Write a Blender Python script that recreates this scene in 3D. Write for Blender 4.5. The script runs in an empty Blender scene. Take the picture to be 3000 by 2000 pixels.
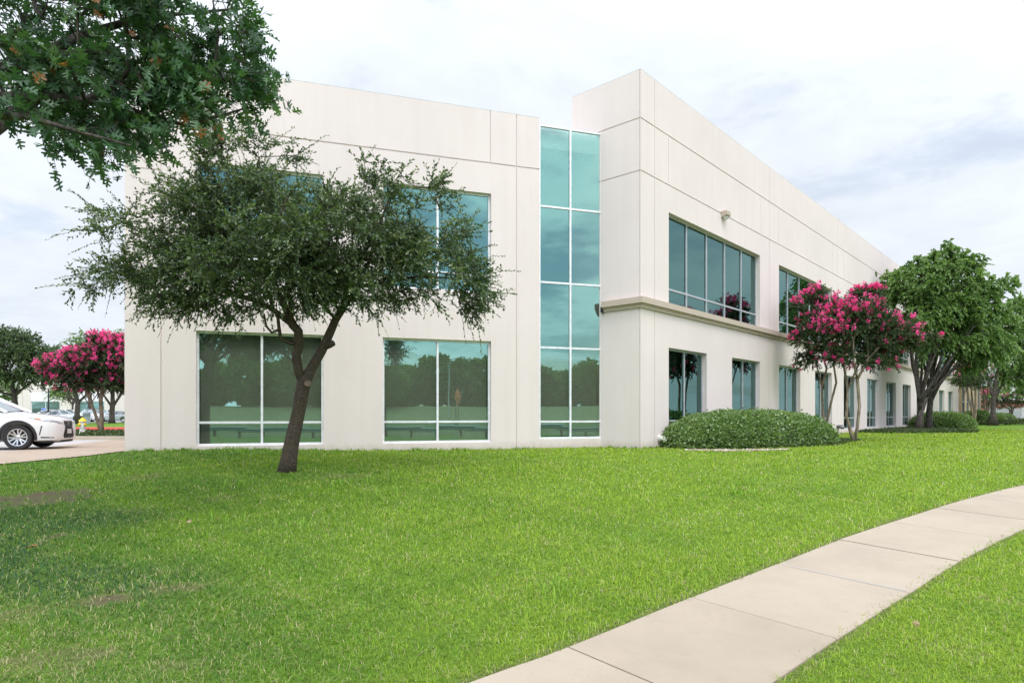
import bpy, bmesh, math, random
import numpy as np
from mathutils import Vector, Matrix
from mathutils.bvhtree import BVHTree

random.seed(7)
RNG = np.random.default_rng(11)
S = bpy.context.scene
COL = S.collection
R = math.radians

# ------------------------------------------------------------------ camera
FPX, CX, HY = 1871.0, 1500.0, 1212.0           # focal length, centre and horizon in photo pixels
cam = bpy.data.cameras.new('camera')
cam.sensor_width = 36.0
cam.lens = 36.0 * FPX / 3000.0
cam.shift_y = (HY - 1000.0) / 3000.0
cam.clip_start = 0.1
cam.clip_end = 3000
camo = bpy.data.objects.new('camera', cam)
camo.rotation_euler = (R(90), 0, 0)
COL.objects.link(camo)
S.camera = camo

# ------------------------------------------------------------------ sky, sun, exposure
CLOUD_SEED = 12.9
SUN_EL, SUN_AZ = R(60), R(158)                 # azimuth clockwise from +Y: behind the camera, to the right
world = bpy.data.worlds.new('World')
S.world = world
world.use_nodes = True
nt = world.node_tree
nt.nodes.clear()
def wn(t, **k):
    n = nt.nodes.new(t)
    for a, b in k.items(): setattr(n, a, b)
    return n
def wl(a, b): nt.links.new(a, b)
wout = wn('ShaderNodeOutputWorld'); wbg = wn('ShaderNodeBackground')
sky = wn('ShaderNodeTexSky', sky_type='NISHITA', sun_disc=False)
sky.sun_elevation = SUN_EL; sky.sun_rotation = SUN_AZ
sky.air_density = 1.0; sky.dust_density = 1.6
tc = wn('ShaderNodeTexCoord'); sep = wn('ShaderNodeSeparateXYZ'); wl(tc.outputs['Generated'], sep.inputs[0])
def wm(op, a, b=None, clamp=False):
    n = wn('ShaderNodeMath', operation=op, use_clamp=clamp)
    for i, v in enumerate((a, b)):
        if v is None: continue
        if isinstance(v, (int, float)): n.inputs[i].default_value = v
        else: wl(v, n.inputs[i])
    return n.outputs[0]
zz = wm('MAXIMUM', sep.outputs[2], 0.0)
den = wm('ADD', zz, 0.16)
cmb = wn('ShaderNodeCombineXYZ')
wl(wm('DIVIDE', sep.outputs[0], den), cmb.inputs[0]); wl(wm('DIVIDE', sep.outputs[1], den), cmb.inputs[1])
cmb.inputs[2].default_value = CLOUD_SEED
def wnoise(scale, detail, rough, dist):
    n = wn('ShaderNodeTexNoise'); n.inputs['Scale'].default_value = scale
    n.inputs['Detail'].default_value = detail; n.inputs['Roughness'].default_value = rough
    n.inputs['Distortion'].default_value = dist
    wl(cmb.outputs[0], n.inputs['Vector']); return n.outputs['Fac']
cl = wnoise(1.25, 7, 0.58, 0.5)
cl2 = wnoise(3.6, 6, 0.62, 0.3)
# cloud deck: nearly closed in front of the camera, broken behind it
back = wm('MULTIPLY', wm('SUBTRACT', 0.55, sep.outputs[1]), 0.055)
cov = wm('SUBTRACT', wm('ADD', wm('MULTIPLY', cl, 0.75), wm('MULTIPLY', cl2, 0.25)), back)
mr = wn('ShaderNodeMapRange', interpolation_type='SMOOTHSTEP')
mr.inputs['From Min'].default_value = 0.37; mr.inputs['From Max'].default_value = 0.50
wl(wm('ADD', 0.42, wm('MULTIPLY', sep.outputs[1], 0.40), True), mr.inputs['To Min'])
wl(cov, mr.inputs['Value'])
# brightness of the cloud deck climbs from horizon to zenith, as overcast does
lum = wm('ADD', 0.81, wm('MULTIPLY', wm('MULTIPLY', wm('POWER', zz, 2.2), 1.75), wm('SUBTRACT', 1.0, wm('MULTIPLY', wm('MAXIMUM', sep.outputs[1], 0.0), 0.74))))
shade = wm('ADD', 0.72, wm('MULTIPLY', wm('ADD', wm('MULTIPLY', cl2, 0.5), wm('MULTIPLY', cl, 0.5)), 0.60))
lum = wm('MULTIPLY', lum, shade)
lum = wm('MULTIPLY', lum, wm('ADD', 1.0, wm('MULTIPLY', wm('MAXIMUM', wm('SUBTRACT', 0.30, sep.outputs[1]), 0.0), 0.70)))   # sky away from the view raised as added fill for the walls
lum = wm('MULTIPLY', lum, wm('SUBTRACT', 1.0, wm('MULTIPLY', wm('MAXIMUM', wm('SUBTRACT', sep.outputs[1], 0.30), 0.0), 0.36)))
ctint = wn('ShaderNodeVectorMath', operation='SCALE'); ctint.inputs[0].default_value = (0.925, 0.99, 1.085)
wl(lum, ctint.inputs['Scale'])
sks = wn('ShaderNodeVectorMath', operation='SCALE'); sks.inputs['Scale'].default_value = 0.15
wl(sky.outputs[0], sks.inputs[0])
mixw = wn('ShaderNodeMix', data_type='RGBA')
wl(mr.outputs['Result'], mixw.inputs['Factor'])
wl(sks.outputs[0], mixw.inputs['A']); wl(ctint.outputs[0], mixw.inputs['B'])
wl(mixw.outputs['Result'], wbg.inputs['Color']); wbg.inputs['Strength'].default_value = 1.0
wl(wbg.outputs[0], wout.inputs['Surface'])

sun = bpy.data.lights.new('sun', 'SUN'); sun.energy = 0.95; sun.angle = R(13); sun.color = (1.0, 0.965, 0.91)
suno = bpy.data.objects.new('sun', sun); COL.objects.link(suno)
sd = Vector((math.sin(SUN_AZ) * math.cos(SUN_EL), math.cos(SUN_AZ) * math.cos(SUN_EL), math.sin(SUN_EL)))
suno.rotation_euler = sd.to_track_quat('Z', 'Y').to_euler()
S.view_settings.view_transform = 'Standard'; S.view_settings.look = 'None'
S.view_settings.exposure = 0.42; S.view_settings.gamma = 1.0
S.cycles.use_denoising = True
S.cycles.max_bounces = 7; S.cycles.diffuse_bounces = 3; S.cycles.glossy_bounces = 3
S.cycles.transmission_bounces = 3; S.cycles.transparent_max_bounces = 6
S.cycles.sample_clamp_indirect = 6.0

# ------------------------------------------------------------------ helpers
def tag(o, label=None, cat=None, group=None, kind=None):
    for k, v in (('label', label), ('category', cat), ('group', group), ('kind', kind)):
        if v: o[k] = v
    return o

class MB:
    """collects polygons (optionally with material slots) and links them as one mesh object"""
    def __init__(s): s.v, s.f, s.m = [], [], []
    def poly(s, pts, m=0):
        b = len(s.v); s.v += [tuple(p) for p in pts]; s.f.append(tuple(range(b, b + len(pts)))); s.m.append(m)
    def mesh(s, vs, fs, m=0):
        b = len(s.v); s.v += [tuple(p) for p in vs]
        for f in fs: s.f.append(tuple(b + i for i in f)); s.m.append(m)
    def obox(s, o, ax, ay, az, m=0):
        """box from corner o with edge vectors ax, ay, az"""
        o, ax, ay, az = map(Vector, (o, ax, ay, az))
        p = [o, o + ax, o + ax + ay, o + ay]; p += [q + az for q in p]
        fs = [(3, 2, 1, 0), (4, 5, 6, 7), (0, 1, 5, 4), (1, 2, 6, 5), (2, 3, 7, 6), (3, 0, 4, 7)]
        if ax.cross(ay).dot(az) < 0: fs = [f[::-1] for f in fs]
        s.mesh(p, fs, m)
    def box(s, x0, x1, y0, y1, z0, z1, m=0):
        s.obox((x0, y0, z0), (x1 - x0, 0, 0), (0, y1 - y0, 0), (0, 0, z1 - z0), m)
    def tube(s, pts, rads, n=8, m=0, cap=True):
        pts = [Vector(p) for p in pts]
        if isinstance(rads, (int, float)): rads = [rads] * len(pts)
        b = len(s.v); t0 = (pts[1] - pts[0]).normalized()
        u = t0.orthogonal().normalized()
        for i, p in enumerate(pts):
            t = (pts[min(i + 1, len(pts) - 1)] - pts[max(i - 1, 0)]).normalized()
            u = (u - t * u.dot(t)); u = u.normalized() if u.length > 1e-6 else t.orthogonal().normalized()
            w = t.cross(u)
            for k in range(n):
                a = 2 * math.pi * k / n
                s.v.append(tuple(p + (u * math.cos(a) + w * math.sin(a)) * rads[i]))
        for i in range(len(pts) - 1):
            for k in range(n):
                k2 = (k + 1) % n
                s.f.append((b + i * n + k, b + i * n + k2, b + (i + 1) * n + k2, b + (i + 1) * n + k)); s.m.append(m)
        if cap:
            s.f.append(tuple(b + k for k in range(n))[::-1]); s.m.append(m)
            s.f.append(tuple(b + (len(pts) - 1) * n + k for k in range(n))); s.m.append(m)
    def lathe(s, prof, c=(0, 0, 0), axis='z', n=24, m=0):
        """prof: list of (radius, height) along the axis"""
        b = len(s.v); c = Vector(c)
        for r, h in prof:
            for k in range(n):
                a = 2 * math.pi * k / n; x, y = r * math.cos(a), r * math.sin(a)
                s.v.append(tuple(c + {'z': Vector((x, y, h)), 'y': Vector((x, h, y)), 'x': Vector((h, x, y))}[axis]))
        for i in range(len(prof) - 1):
            for k in range(n):
                k2 = (k + 1) % n
                s.f.append((b + i * n + k, b + i * n + k2, b + (i + 1) * n + k2, b + (i + 1) * n + k)); s.m.append(m)
    def build(s, name, mats, parent=None, smooth=False, angle=40):
        me = bpy.data.meshes.new(name); me.from_pydata(s.v, [], s.f)
        if not isinstance(mats, (list, tuple)): mats = [mats]
        for m in mats: me.materials.append(m)
        if len(mats) > 1: me.polygons.foreach_set('material_index', s.m)
        return link_mesh(name, me, parent, smooth, angle)

def link_mesh(name, me, parent=None, smooth=False, angle=40):
    if smooth:
        me.polygons.foreach_set('use_smooth', [True] * len(me.polygons))
        me.set_sharp_from_angle(angle=R(angle))
    me.update()
    o = bpy.data.objects.new(name, me); COL.objects.link(o)
    if parent is not None: o.parent = parent
    return o

def np_mesh(name, verts, faces, mat, parent=None, attrs=None, smooth=False):
    """verts (N,3); faces: list of (M,k) index arrays; attrs: {name: (N,) or (N,3)}"""
    me = bpy.data.meshes.new(name)
    verts = np.asarray(verts, dtype=np.float32)
    me.vertices.add(len(verts)); me.vertices.foreach_set('co', verts.ravel())
    tot = np.concatenate([np.full(len(f), f.shape[1], dtype=np.int32) for f in faces])
    idx = np.concatenate([f.ravel() for f in faces]).astype(np.int32)
    me.loops.add(len(idx)); me.loops.foreach_set('vertex_index', idx)
    me.polygons.add(len(tot))
    st = np.concatenate([[0], np.cumsum(tot)[:-1]]).astype(np.int32)
    me.polygons.foreach_set('loop_start', st)
    for k, a in (attrs or {}).items():
        a = np.asarray(a, dtype=np.float32)
        if a.ndim == 1:
            at = me.attributes.new(k, 'FLOAT', 'POINT'); at.data.foreach_set('value', a)
        else:
            at = me.attributes.new(k, 'FLOAT_VECTOR', 'POINT'); at.data.foreach_set('vector', a.ravel())
    me.materials.append(mat)
    me.update(calc_edges=True)
    if smooth: me.polygons.foreach_set('use_smooth', [True] * len(me.polygons))
    me.validate()
    o = bpy.data.objects.new(name, me); COL.objects.link(o)
    if parent is not None: o.parent = parent
    return o

def empty(name, loc=(0, 0, 0), rz=0.0, label=None, cat=None, group=None):
    o = bpy.data.objects.new(name, None); COL.objects.link(o)
    o.location = loc; o.rotation_euler = (0, 0, rz); o.empty_display_size = 0.3
    return tag(o, label, cat, group)

KIDS = {}
def copy_tree(o, parent=None):
    c = o.copy(); COL.objects.link(c)
    if parent is not None: c.parent = parent
    for ch in list(o.children): copy_tree(ch, c)
    return c

def P(px, py, Y):
    """world point at depth Y seen at photo pixel (px, py)"""
    return Vector(((px - CX) / FPX * Y, Y, -(py - HY) / FPX * Y))
def D(dx, dy, Y):
    k = 3000 / 2352.0
    return P(dx * k, dy * k, Y)

# ------------------------------------------------------------------ materials
def mat(name):
    m = bpy.data.materials.new(name); m.use_nodes = True
    m.node_tree.nodes.clear(); return m
class N:
    def __init__(s, m): s.m = m; s.t = m.node_tree
    def n(s, t, **k):
        x = s.t.nodes.new(t)
        for a, b in k.items(): setattr(x, a, b)
        return x
    def l(s, a, b): s.t.links.new(a, b)
    def coord(s, out='Object', scale=(1, 1, 1)):
        c = s.n('ShaderNodeTexCoord'); mp = s.n('ShaderNodeMapping'); mp.inputs['Scale'].default_value = scale
        s.l(c.outputs[out], mp.inputs['Vector']); return mp.outputs[0]
    def pos(s, scale=(1, 1, 1)):
        c = s.n('ShaderNodeNewGeometry'); mp = s.n('ShaderNodeMapping'); mp.inputs['Scale'].default_value = scale
        s.l(c.outputs['Position'], mp.inputs['Vector']); return mp.outputs[0]
    def noise(s, vec, scale, detail=4, rough=0.55, dist=0.0):
        x = s.n('ShaderNodeTexNoise'); x.inputs['Scale'].default_value = scale; x.inputs['Detail'].default_value = detail
        x.inputs['Roughness'].default_value = rough; x.inputs['Distortion'].default_value = dist
        s.l(vec, x.inputs['Vector']); return x.outputs['Fac']
    def vor(s, vec, scale, feature='F1', out='Distance'):
        x = s.n('ShaderNodeTexVoronoi', feature=feature); x.inputs['Scale'].default_value = scale
        s.l(vec, x.inputs['Vector']); return x.outputs[out]
    def ramp(s, fac, stops):
        r = s.n('ShaderNodeValToRGB'); e = r.color_ramp.elements
        while len(e) < len(stops): e.new(0.5)
        for el, (p, c) in zip(e, stops):
            el.position = p; el.color = (*c, 1) if isinstance(c, (tuple, list)) else (c, c, c, 1)
        s.l(fac, r.inputs[0]); return r.outputs[0]
    def mix(s, fac, a, b, mode='MIX'):
        x = s.n('ShaderNodeMix', data_type='RGBA', blend_type=mode)
        for v, k in ((fac, 'Factor'), (a, 'A'), (b, 'B')):
            if isinstance(v, (int, float)) : x.inputs[k].default_value = v
            elif isinstance(v, (tuple, list)): x.inputs[k].default_value = (*v, 1)
            else: s.l(v, x.inputs[k])
        return x.outputs['Result']
    def math(s, op, a, b=0.0, clamp=False):
        x = s.n('ShaderNodeMath', operation=op, use_clamp=clamp)
        for i, v in enumerate((a, b)):
            if isinstance(v, (int, float)): x.inputs[i].default_value = v
            else: s.l(v, x.inputs[i])
        return x.outputs[0]
    def attr(s, name, out='Fac'):
        x = s.n('ShaderNodeAttribute'); x.attribute_name = name; return x.outputs[out]
    def bump(s, h, strength=0.3, dist=0.01):
        x = s.n('ShaderNodeBump'); x.inputs['Strength'].default_value = strength; x.inputs['Distance'].default_value = dist
        s.l(h, x.inputs['Height']); return x.outputs[0]
    def bsdf(s, col, rough=0.6, metal=0.0, normal=None, spec=0.5, coat=0.0, out=True):
        b = s.n('ShaderNodeBsdfPrincipled')
        if isinstance(col, (tuple, list)): b.inputs['Base Color'].default_value = (*col, 1)
        else: s.l(col, b.inputs['Base Color'])
        if isinstance(rough, (int, float)): b.inputs['Roughness'].default_value = rough
        else: s.l(rough, b.inputs['Roughness'])
        b.inputs['Metallic'].default_value = metal; b.inputs['Specular IOR Level'].default_value = spec
        b.inputs['Coat Weight'].default_value = coat; b.inputs['Coat Roughness'].default_value = 0.05
        if normal is not None: s.l(normal, b.inputs['Normal'])
        if out: s.out(b.outputs[0])
        return b.outputs[0]
    def out(s, sh):
        o = s.n('ShaderNodeOutputMaterial'); s.l(sh, o.inputs['Surface'])

def plain(name, col, rough=0.5, metal=0.0, spec=0.5, coat=0.0, var=0.12, scale=6.0):
    m = mat(name); n = N(m); v = n.coord('Object')
    f = n.noise(v, scale, 4)
    lo = tuple(c * (1 - var) for c in col); hi = tuple(min(1, c * (1 + var)) for c in col)
    n.bsdf(n.ramp(f, [(0.3, lo), (0.7, hi)]), rough, metal, None, spec, coat); return m

def mk_stucco(name, col, dirt=True):
    m = mat(name); n = N(m); p = n.pos()
    big = n.noise(p, 0.35, 4, 0.6); fine = n.noise(p, 90, 3, 0.6); mid = n.noise(p, 5, 5, 0.65)
    streak = n.noise(n.pos((2.2, 2.2, 0.10)), 1.6, 5, 0.65)
    c = n.ramp(big, [(0.3, tuple(x * 0.95 for x in col)), (0.7, tuple(min(1, x * 1.03) for x in col))])
    c = n.mix(n.ramp(streak, [(0.42, 0.0), (0.75, 0.22)]), c, tuple(x * y for x, y in zip(col, (0.84, 0.82, 0.78))))
    c = n.mix(n.ramp(mid, [(0.62, 0.0), (0.8, 0.18)]), c, tuple(x * 0.86 for x in col))
    if dirt:
        g = n.n('ShaderNodeSeparateXYZ'); n.l(p, g.inputs[0])
        h = n.math('ADD', g.outputs[2], n.math('MULTIPLY', mid, 0.35))
        k = n.n('ShaderNodeMapRange'); k.inputs['From Min'].default_value = -0.97; k.inputs['From Max'].default_value = -0.66
        k.inputs['To Min'].default_value = 0.62; k.inputs['To Max'].default_value = 0.0
        n.l(h, k.inputs['Value'])
        c = n.mix(k.outputs[0], c, (0.42, 0.33, 0.25))
    n.bsdf(c, 0.85, 0, n.bump(n.math('ADD', fine, n.math('MULTIPLY', mid, 0.6)), 0.25, 0.004), 0.25)
    return m

def mk_glass(name, tint, fac, inner, wob=0.10, fres=0.0):
    m = mat(name); n = N(m); p = n.pos()
    g = n.n('ShaderNodeBsdfAnisotropic'); g.inputs['Color'].default_value = (*tint, 1); g.inputs['Roughness'].default_value = 0.012
    w = n.noise(n.pos((0.9, 0.9, 0.7)), 0.9, 1, 0.4)
    nb = n.bump(w, wob, 0.012); n.l(nb, g.inputs['Normal'])
    t = n.n('ShaderNodeBsdfTransparent'); t.inputs['Color'].default_value = (*inner, 1)
    mx = n.n('ShaderNodeMixShader'); mx.inputs['Fac'].default_value = fac
    n.l(t.outputs[0], mx.inputs[1]); n.l(g.outputs[0], mx.inputs[2])
    sh = mx.outputs[0]
    if fres > 0:
        g2 = n.n('ShaderNodeBsdfAnisotropic'); g2.inputs['Color'].default_value = (0.80, 0.95, 0.90, 1); g2.inputs['Roughness'].default_value = 0.012
        n.l(nb, g2.inputs['Normal'])
        fr = n.n('ShaderNodeFresnel'); fr.inputs['IOR'].default_value = fres
        mx2 = n.n('ShaderNodeMixShader'); n.l(fr.outputs[0], mx2.inputs['Fac'])
        n.l(sh, mx2.inputs[1]); n.l(g2.outputs[0], mx2.inputs[2]); sh = mx2.outputs[0]
    n.out(sh); return m

def mk_leaf(name, stops, trans=0.3, rough=0.45, spec=0.4, tcol=None):
    m = mat(name); n = N(m)
    c = n.ramp(n.attr('rnd'), stops)
    b = n.bsdf(c, rough, 0, None, spec, out=False)
    t = n.n('ShaderNodeBsdfTranslucent')
    n.l(n.mix(1.0, c, tcol or (1.5, 1.7, 0.7), 'MULTIPLY'), t.inputs['Color'])
    mx = n.n('ShaderNodeMixShader'); mx.inputs['Fac'].default_value = trans
    n.l(b, mx.inputs[1]); n.l(t.outputs[0], mx.inputs[2]); n.out(mx.outputs[0]); return m

def mk_bark(name, a, b, scale=14):
    m = mat(name); n = N(m)
    v = n.pos((1, 1, 0.33)); d = n.vor(v, scale, 'DISTANCE_TO_EDGE'); f = n.noise(v, scale * 0.5, 7, 0.75, 0.6)
    h = n.math('ADD', n.math('MULTIPLY', n.ramp(d, [(0.0, 0.0), (0.3, 1.0)]), 0.45), n.math('MULTIPLY', f, 1.0))
    c = n.ramp(h, [(0.3, a), (1.0, b)])
    n.bsdf(c, 0.9, 0, n.bump(h, 0.9, 0.03), 0.15); return m

def mk_ground():
    m = mat('lawn_ground'); n = N(m); p = n.pos()
    fine = n.noise(p, 26, 6, 0.7); mid = n.noise(p, 3.2, 5, 0.65); big = n.noise(p, 0.45, 4, 0.6)
    g = n.ramp(fine, [(0.28, (0.043, 0.090, 0.010)), (0.5, (0.097, 0.184, 0.022)), (0.72, (0.151, 0.245, 0.040))])
    g = n.mix(n.ramp(big, [(0.35, 0.0), (0.65, 0.45)]), g, (0.148, 0.241, 0.029))
    dry = n.ramp(n.math('ADD', n.math('MULTIPLY', mid, 0.6), n.math('MULTIPLY', fine, 0.4)), [(0.55, 0.0), (0.68, 0.55)])
    g = n.mix(dry, g, (0.26, 0.25, 0.10))
    b = n.attr('bare')
    g = n.mix(n.math('MULTIPLY', b, n.ramp(mid, [(0.25, 0.6), (0.6, 1.0)])), g, n.ramp(fine, [(0.3, (0.060, 0.042, 0.028)), (0.7, (0.165, 0.125, 0.085))]))
    n.bsdf(g, 0.95, 0, n.bump(fine, 0.8, 0.03), 0.1); return m

def mk_concrete(name, col, speck=0.25, sc=1.0):
    m = mat(name); n = N(m); p = n.pos()
    big = n.noise(p, 0.9 * sc, 5, 0.65); fine = n.noise(p, 130 * sc, 3, 0.7); mid = n.noise(p, 9 * sc, 6, 0.7)
    c = n.ramp(big, [(0.3, tuple(x * 0.88 for x in col)), (0.55, col), (0.75, tuple(min(1, x * 1.06) for x in col))])
    c = n.mix(n.ramp(fine, [(0.3, speck), (0.5, 0.0)]), c, tuple(x * 0.6 for x in col))
    c = n.mix(n.ramp(mid, [(0.6, 0.0), (0.75, 0.22)]), c, tuple(x * y for x, y in zip(col, (0.8, 0.72, 0.62))))
    st = n.noise(n.pos((1, 1, 1)), 2.4 * sc, 3, 0.6, 1.2)
    c = n.mix(n.ramp(st, [(0.66, 0.0), (0.74, 0.25)]), c, tuple(min(1, x * 1.25) for x in col))
    spot = n.vor(p, 7 * sc); c = n.mix(n.ramp(spot, [(0.02, 0.55), (0.045, 0.0)]), c, tuple(x * 0.35 for x in col))
    crack = n.noise(p, 1.1 * sc, 8, 0.7, 0.4)
    c = n.mix(n.ramp(crack, [(0.4975, 0.0), (0.5, 0.28), (0.5025, 0.0)]), c, tuple(x * 0.5 for x in col))
    n.bsdf(c, 0.9, 0, n.bump(n.math('ADD', fine, mid), 0.3, 0.004), 0.2); return m

def mk_grass():
    m = mat('grass_blades'); n = N(m)
    c = n.attr('tint', 'Color')
    b = n.bsdf(c, 0.55, 0, None, 0.25, out=False)
    t = n.n('ShaderNodeBsdfTranslucent'); n.l(n.mix(1.0, c, (1.25, 1.35, 0.7), 'MULTIPLY'), t.inputs['Color'])
    mx = n.n('ShaderNodeMixShader'); mx.inputs['Fac'].default_value = 0.35
    n.l(b, mx.inputs[1]); n.l(t.outputs[0], mx.inputs[2]); n.out(mx.outputs[0]); return m

def mk_stone():
    m = mat('tan_stone'); n = N(m)
    v = n.pos(); br = n.n('ShaderNodeTexBrick'); br.inputs['Scale'].default_value = 1.0
    br.inputs['Brick Width'].default_value = 0.55; br.inputs['Row Height'].default_value = 0.28; br.inputs['Mortar Size'].default_value = 0.012
    br.inputs['Color1'].default_value = (0.46, 0.34, 0.19, 1); br.inputs['Color2'].default_value = (0.36, 0.25, 0.13, 1); br.inputs['Mortar'].default_value = (0.2, 0.16, 0.11, 1)
    s2 = n.n('ShaderNodeSeparateXYZ'); n.l(v, s2.inputs[0]); cb = n.n('ShaderNodeCombineXYZ')
    n.l(n.math('MULTIPLY', s2.outputs[1], 1.4), cb.inputs[0]); n.l(s2.outputs[2], cb.inputs[1]); n.l(cb.outputs[0], br.inputs['Vector'])
    n.bsdf(n.mix(n.noise(v, 4, 4), br.outputs['Color'], (0.5, 0.4, 0.26)), 0.85, 0, None, 0.2); return m

WALLC = (0.725, 0.630, 0.595)
M = dict(
    wall=mk_stucco('painted_concrete', WALLC), band=mk_stucco('tan_band', (0.50, 0.41, 0.335), False),
    farwall=mk_stucco('far_concrete', (0.66, 0.61, 0.54)),
    glass=mk_glass('teal_glass', (0.205, 0.395, 0.355), 0.63, (0.85, 0.89, 0.80)),
    smoke=mk_glass('grey_green_glass', (0.095, 0.225, 0.205), 0.70, (0.60, 0.72, 0.64), 0.12, 1.32),
    darkglass=mk_glass('dark_slot_glass', (0.06, 0.09, 0.085), 0.9, (0.2, 0.25, 0.25), 0.1),
    farglass=mk_glass('far_glass', (0.16, 0.30, 0.27), 0.85, (0.3, 0.4, 0.36), 0.05, 1.3),
    blind=plain('blind_slats', (0.82, 0.82, 0.73), 0.6, var=.04), dark=plain('dark_interior', (0.03, 0.035, 0.035), 0.8),
    greyalu=plain('grey_frame', (0.44, 0.45, 0.47), 0.4, 0.2),
    alu=plain('silver_frame', (0.78, 0.78, 0.80), 0.38, 0.1), roof=plain('roof_membrane', (0.55, 0.54, 0.52), 0.9),
    black=plain('black_metal', (0.012, 0.012, 0.014), 0.4), ground=mk_ground(), grass=mk_grass(),
    walk=mk_concrete('sidewalk_concrete', (0.375, 0.312, 0.240)), apron=mk_concrete('apron_concrete', (0.38, 0.30, 0.232), 0.12),
    street=mk_concrete('street_concrete', (0.43, 0.40, 0.385), 0.1), curb=mk_concrete('curb_concrete', (0.45, 0.38, 0.30), 0.2),
    asphalt=mk_concrete('car_park_asphalt', (0.30, 0.29, 0.28), 0.15),
    caulk=plain('joint_caulk', (0.30, 0.31, 0.325), 0.6), joint=plain('joint_dirt', (0.20, 0.15, 0.10), 0.95),
    red=plain('red_curb_paint', (0.55, 0.09, 0.07), 0.6), stone=mk_stone(),
    liveleaf=mk_leaf('live_oak_leaf', [(0.0, (0.024, 0.046, 0.019)), (0.42, (0.070, 0.110, 0.046)), (0.8, (0.150, 0.200, 0.085)), (1.0, (0.25, 0.29, 0.14))], 0.25, 0.38, 0.5),
    redleaf=mk_leaf('red_oak_leaf', [(0.0, (0.030, 0.075, 0.036)), (0.5, (0.058, 0.130, 0.055)), (0.93, (0.110, 0.190, 0.075)), (0.955, (0.36, 0.13, 0.05)), (1.0, (0.42, 0.19, 0.08))], 0.3, 0.35, 0.55),
    pearleaf=mk_leaf('pear_leaf', [(0.0, (0.066, 0.130, 0.032)), (0.5, (0.145, 0.235, 0.064)), (1.0, (0.27, 0.37, 0.13))], 0.3, 0.42, 0.45),
    myrtleaf=mk_leaf('myrtle_leaf', [(0.0, (0.030, 0.052, 0.026)), (0.6, (0.068, 0.105, 0.046)), (1.0, (0.15, 0.13, 0.075))], 0.25, 0.5, 0.3),
    blossom=mk_leaf('pink_blossom', [(0.0, (0.74, 0.050, 0.22)), (0.5, (0.88, 0.105, 0.34)), (1.0, (0.95, 0.25, 0.49))], 0.45, 0.7, 0.15, (1.1, 0.9, 1.0)),
    hedgeleaf=mk_leaf('hedge_leaf', [(0.0, (0.050, 0.105, 0.024)), (0.5, (0.165, 0.255, 0.072)), (0.97, (0.36, 0.43, 0.19)), (1.0, (0.45, 0.40, 0.05))], 0.25, 0.32, 0.7),
    liriope=mk_leaf('liriope_leaf', [(0.0, (0.03, 0.055, 0.018)), (0.6, (0.07, 0.10, 0.032)), (1.0, (0.15, 0.16, 0.06))], 0.2, 0.5, 0.3),
    bark=mk_bark('live_oak_bark', (0.034, 0.025, 0.018), (0.150, 0.118, 0.092), 42),
    bark2=mk_bark('grey_bark', (0.022, 0.018, 0.015), (0.130, 0.110, 0.095), 9),
    bark3=mk_bark('smooth_myrtle_bark', (0.12, 0.09, 0.06), (0.33, 0.26, 0.19), 5),
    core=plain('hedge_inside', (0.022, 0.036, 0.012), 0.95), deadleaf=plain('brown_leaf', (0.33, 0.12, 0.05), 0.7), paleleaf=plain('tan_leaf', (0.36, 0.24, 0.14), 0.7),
)

# ------------------------------------------------------------------ terrain
def sstep(x, a, b):
    t = np.clip((np.asarray(x, dtype=float) - a) / (b - a), 0, 1); return t * t * (3 - 2 * t)
def zg(X, Y):
    X = np.asarray(X, dtype=float); Y = np.asarray(Y, dtype=float)
    z = -1.78 + 0.045 * Y
    k = 0.09
    h = np.clip(0.5 + 0.5 * (-1.10 - z) / k, 0, 1); z = -1.10 + (z + 1.10) * h - k * h * (1 - h)
    h = np.clip(0.5 + 0.5 * (z + 1.74) / k, 0, 1); z = -1.74 + (z + 1.74) * h + k * h * (1 - h)
    z = z + 0.13 * np.exp(-((X + 8.6) / 3.6) ** 2) * np.exp(-((Y - 17.5) / 4.0) ** 2)
    return z
def gz(x, y): return float(zg(x, y))

# plan of the office building (camera at the origin, looking along +Y)
UA = Vector((0.950, 0.3123)); UR = Vector((0.673, 0.7396)); UT = Vector((0.7396, -0.673))
A = Vector((0.868, 20.30)); LE = A - UA * 11.57
G0 = A + UA * 2.25; T = G0 + UT * 1.398
NA = Vector((UA.y, -UA.x)); NR = Vector((UR.y, -UR.x)); NT = Vector((-UT.y, UT.x)) * -1
NT = Vector((-0.673, -0.7396))

# sidewalk centre line
LEDGE = [(-60, -14.5), (-30, -9.6), (-15, -5.2), (-9, -2.4), (-5, -0.15), (-3, 1.42), (-1.3, 2.88), (-0.205, 3.83), (0.33, 4.26), (1.495, 5.316), (2.627, 6.317), (3.72, 7.28), (5.366, 8.60), (7.167, 9.98), (9.46, 11.55), (13.0, 13.6), (18.0, 15.9), (28, 19.2), (45, 22.5), (80, 26)]
def resample(pts, step):
    pts = [Vector(p) for p in pts]; out = []
    def cr(p0, p1, p2, p3, t):
        return 0.5 * ((2 * p1) + (p2 - p0) * t + (2 * p0 - 5 * p1 + 4 * p2 - p3) * t * t + (3 * p1 - p0 - 3 * p2 + p3) * t ** 3)
    dense = []
    for i in range(len(pts) - 1):
        a, b = pts[max(i - 1, 0)], pts[min(i + 2, len(pts) - 1)]
        for k in range(24): dense.append(cr(a, pts[i], pts[i + 1], b, k / 24))
    dense.append(pts[-1])
    out = [dense[0]]; acc = 0
    for p, q in zip(dense, dense[1:]):
        L = (q - p).length; 
        while acc + L >= step:
            f = (step - acc) / L; p = p.lerp(q, f); out.append(p.copy()); L = (q - p).length; acc = 0
        acc += L
    return out
WL = resample(LEDGE, 0.25)
WALK_W = 1.16
WN = []
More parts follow.
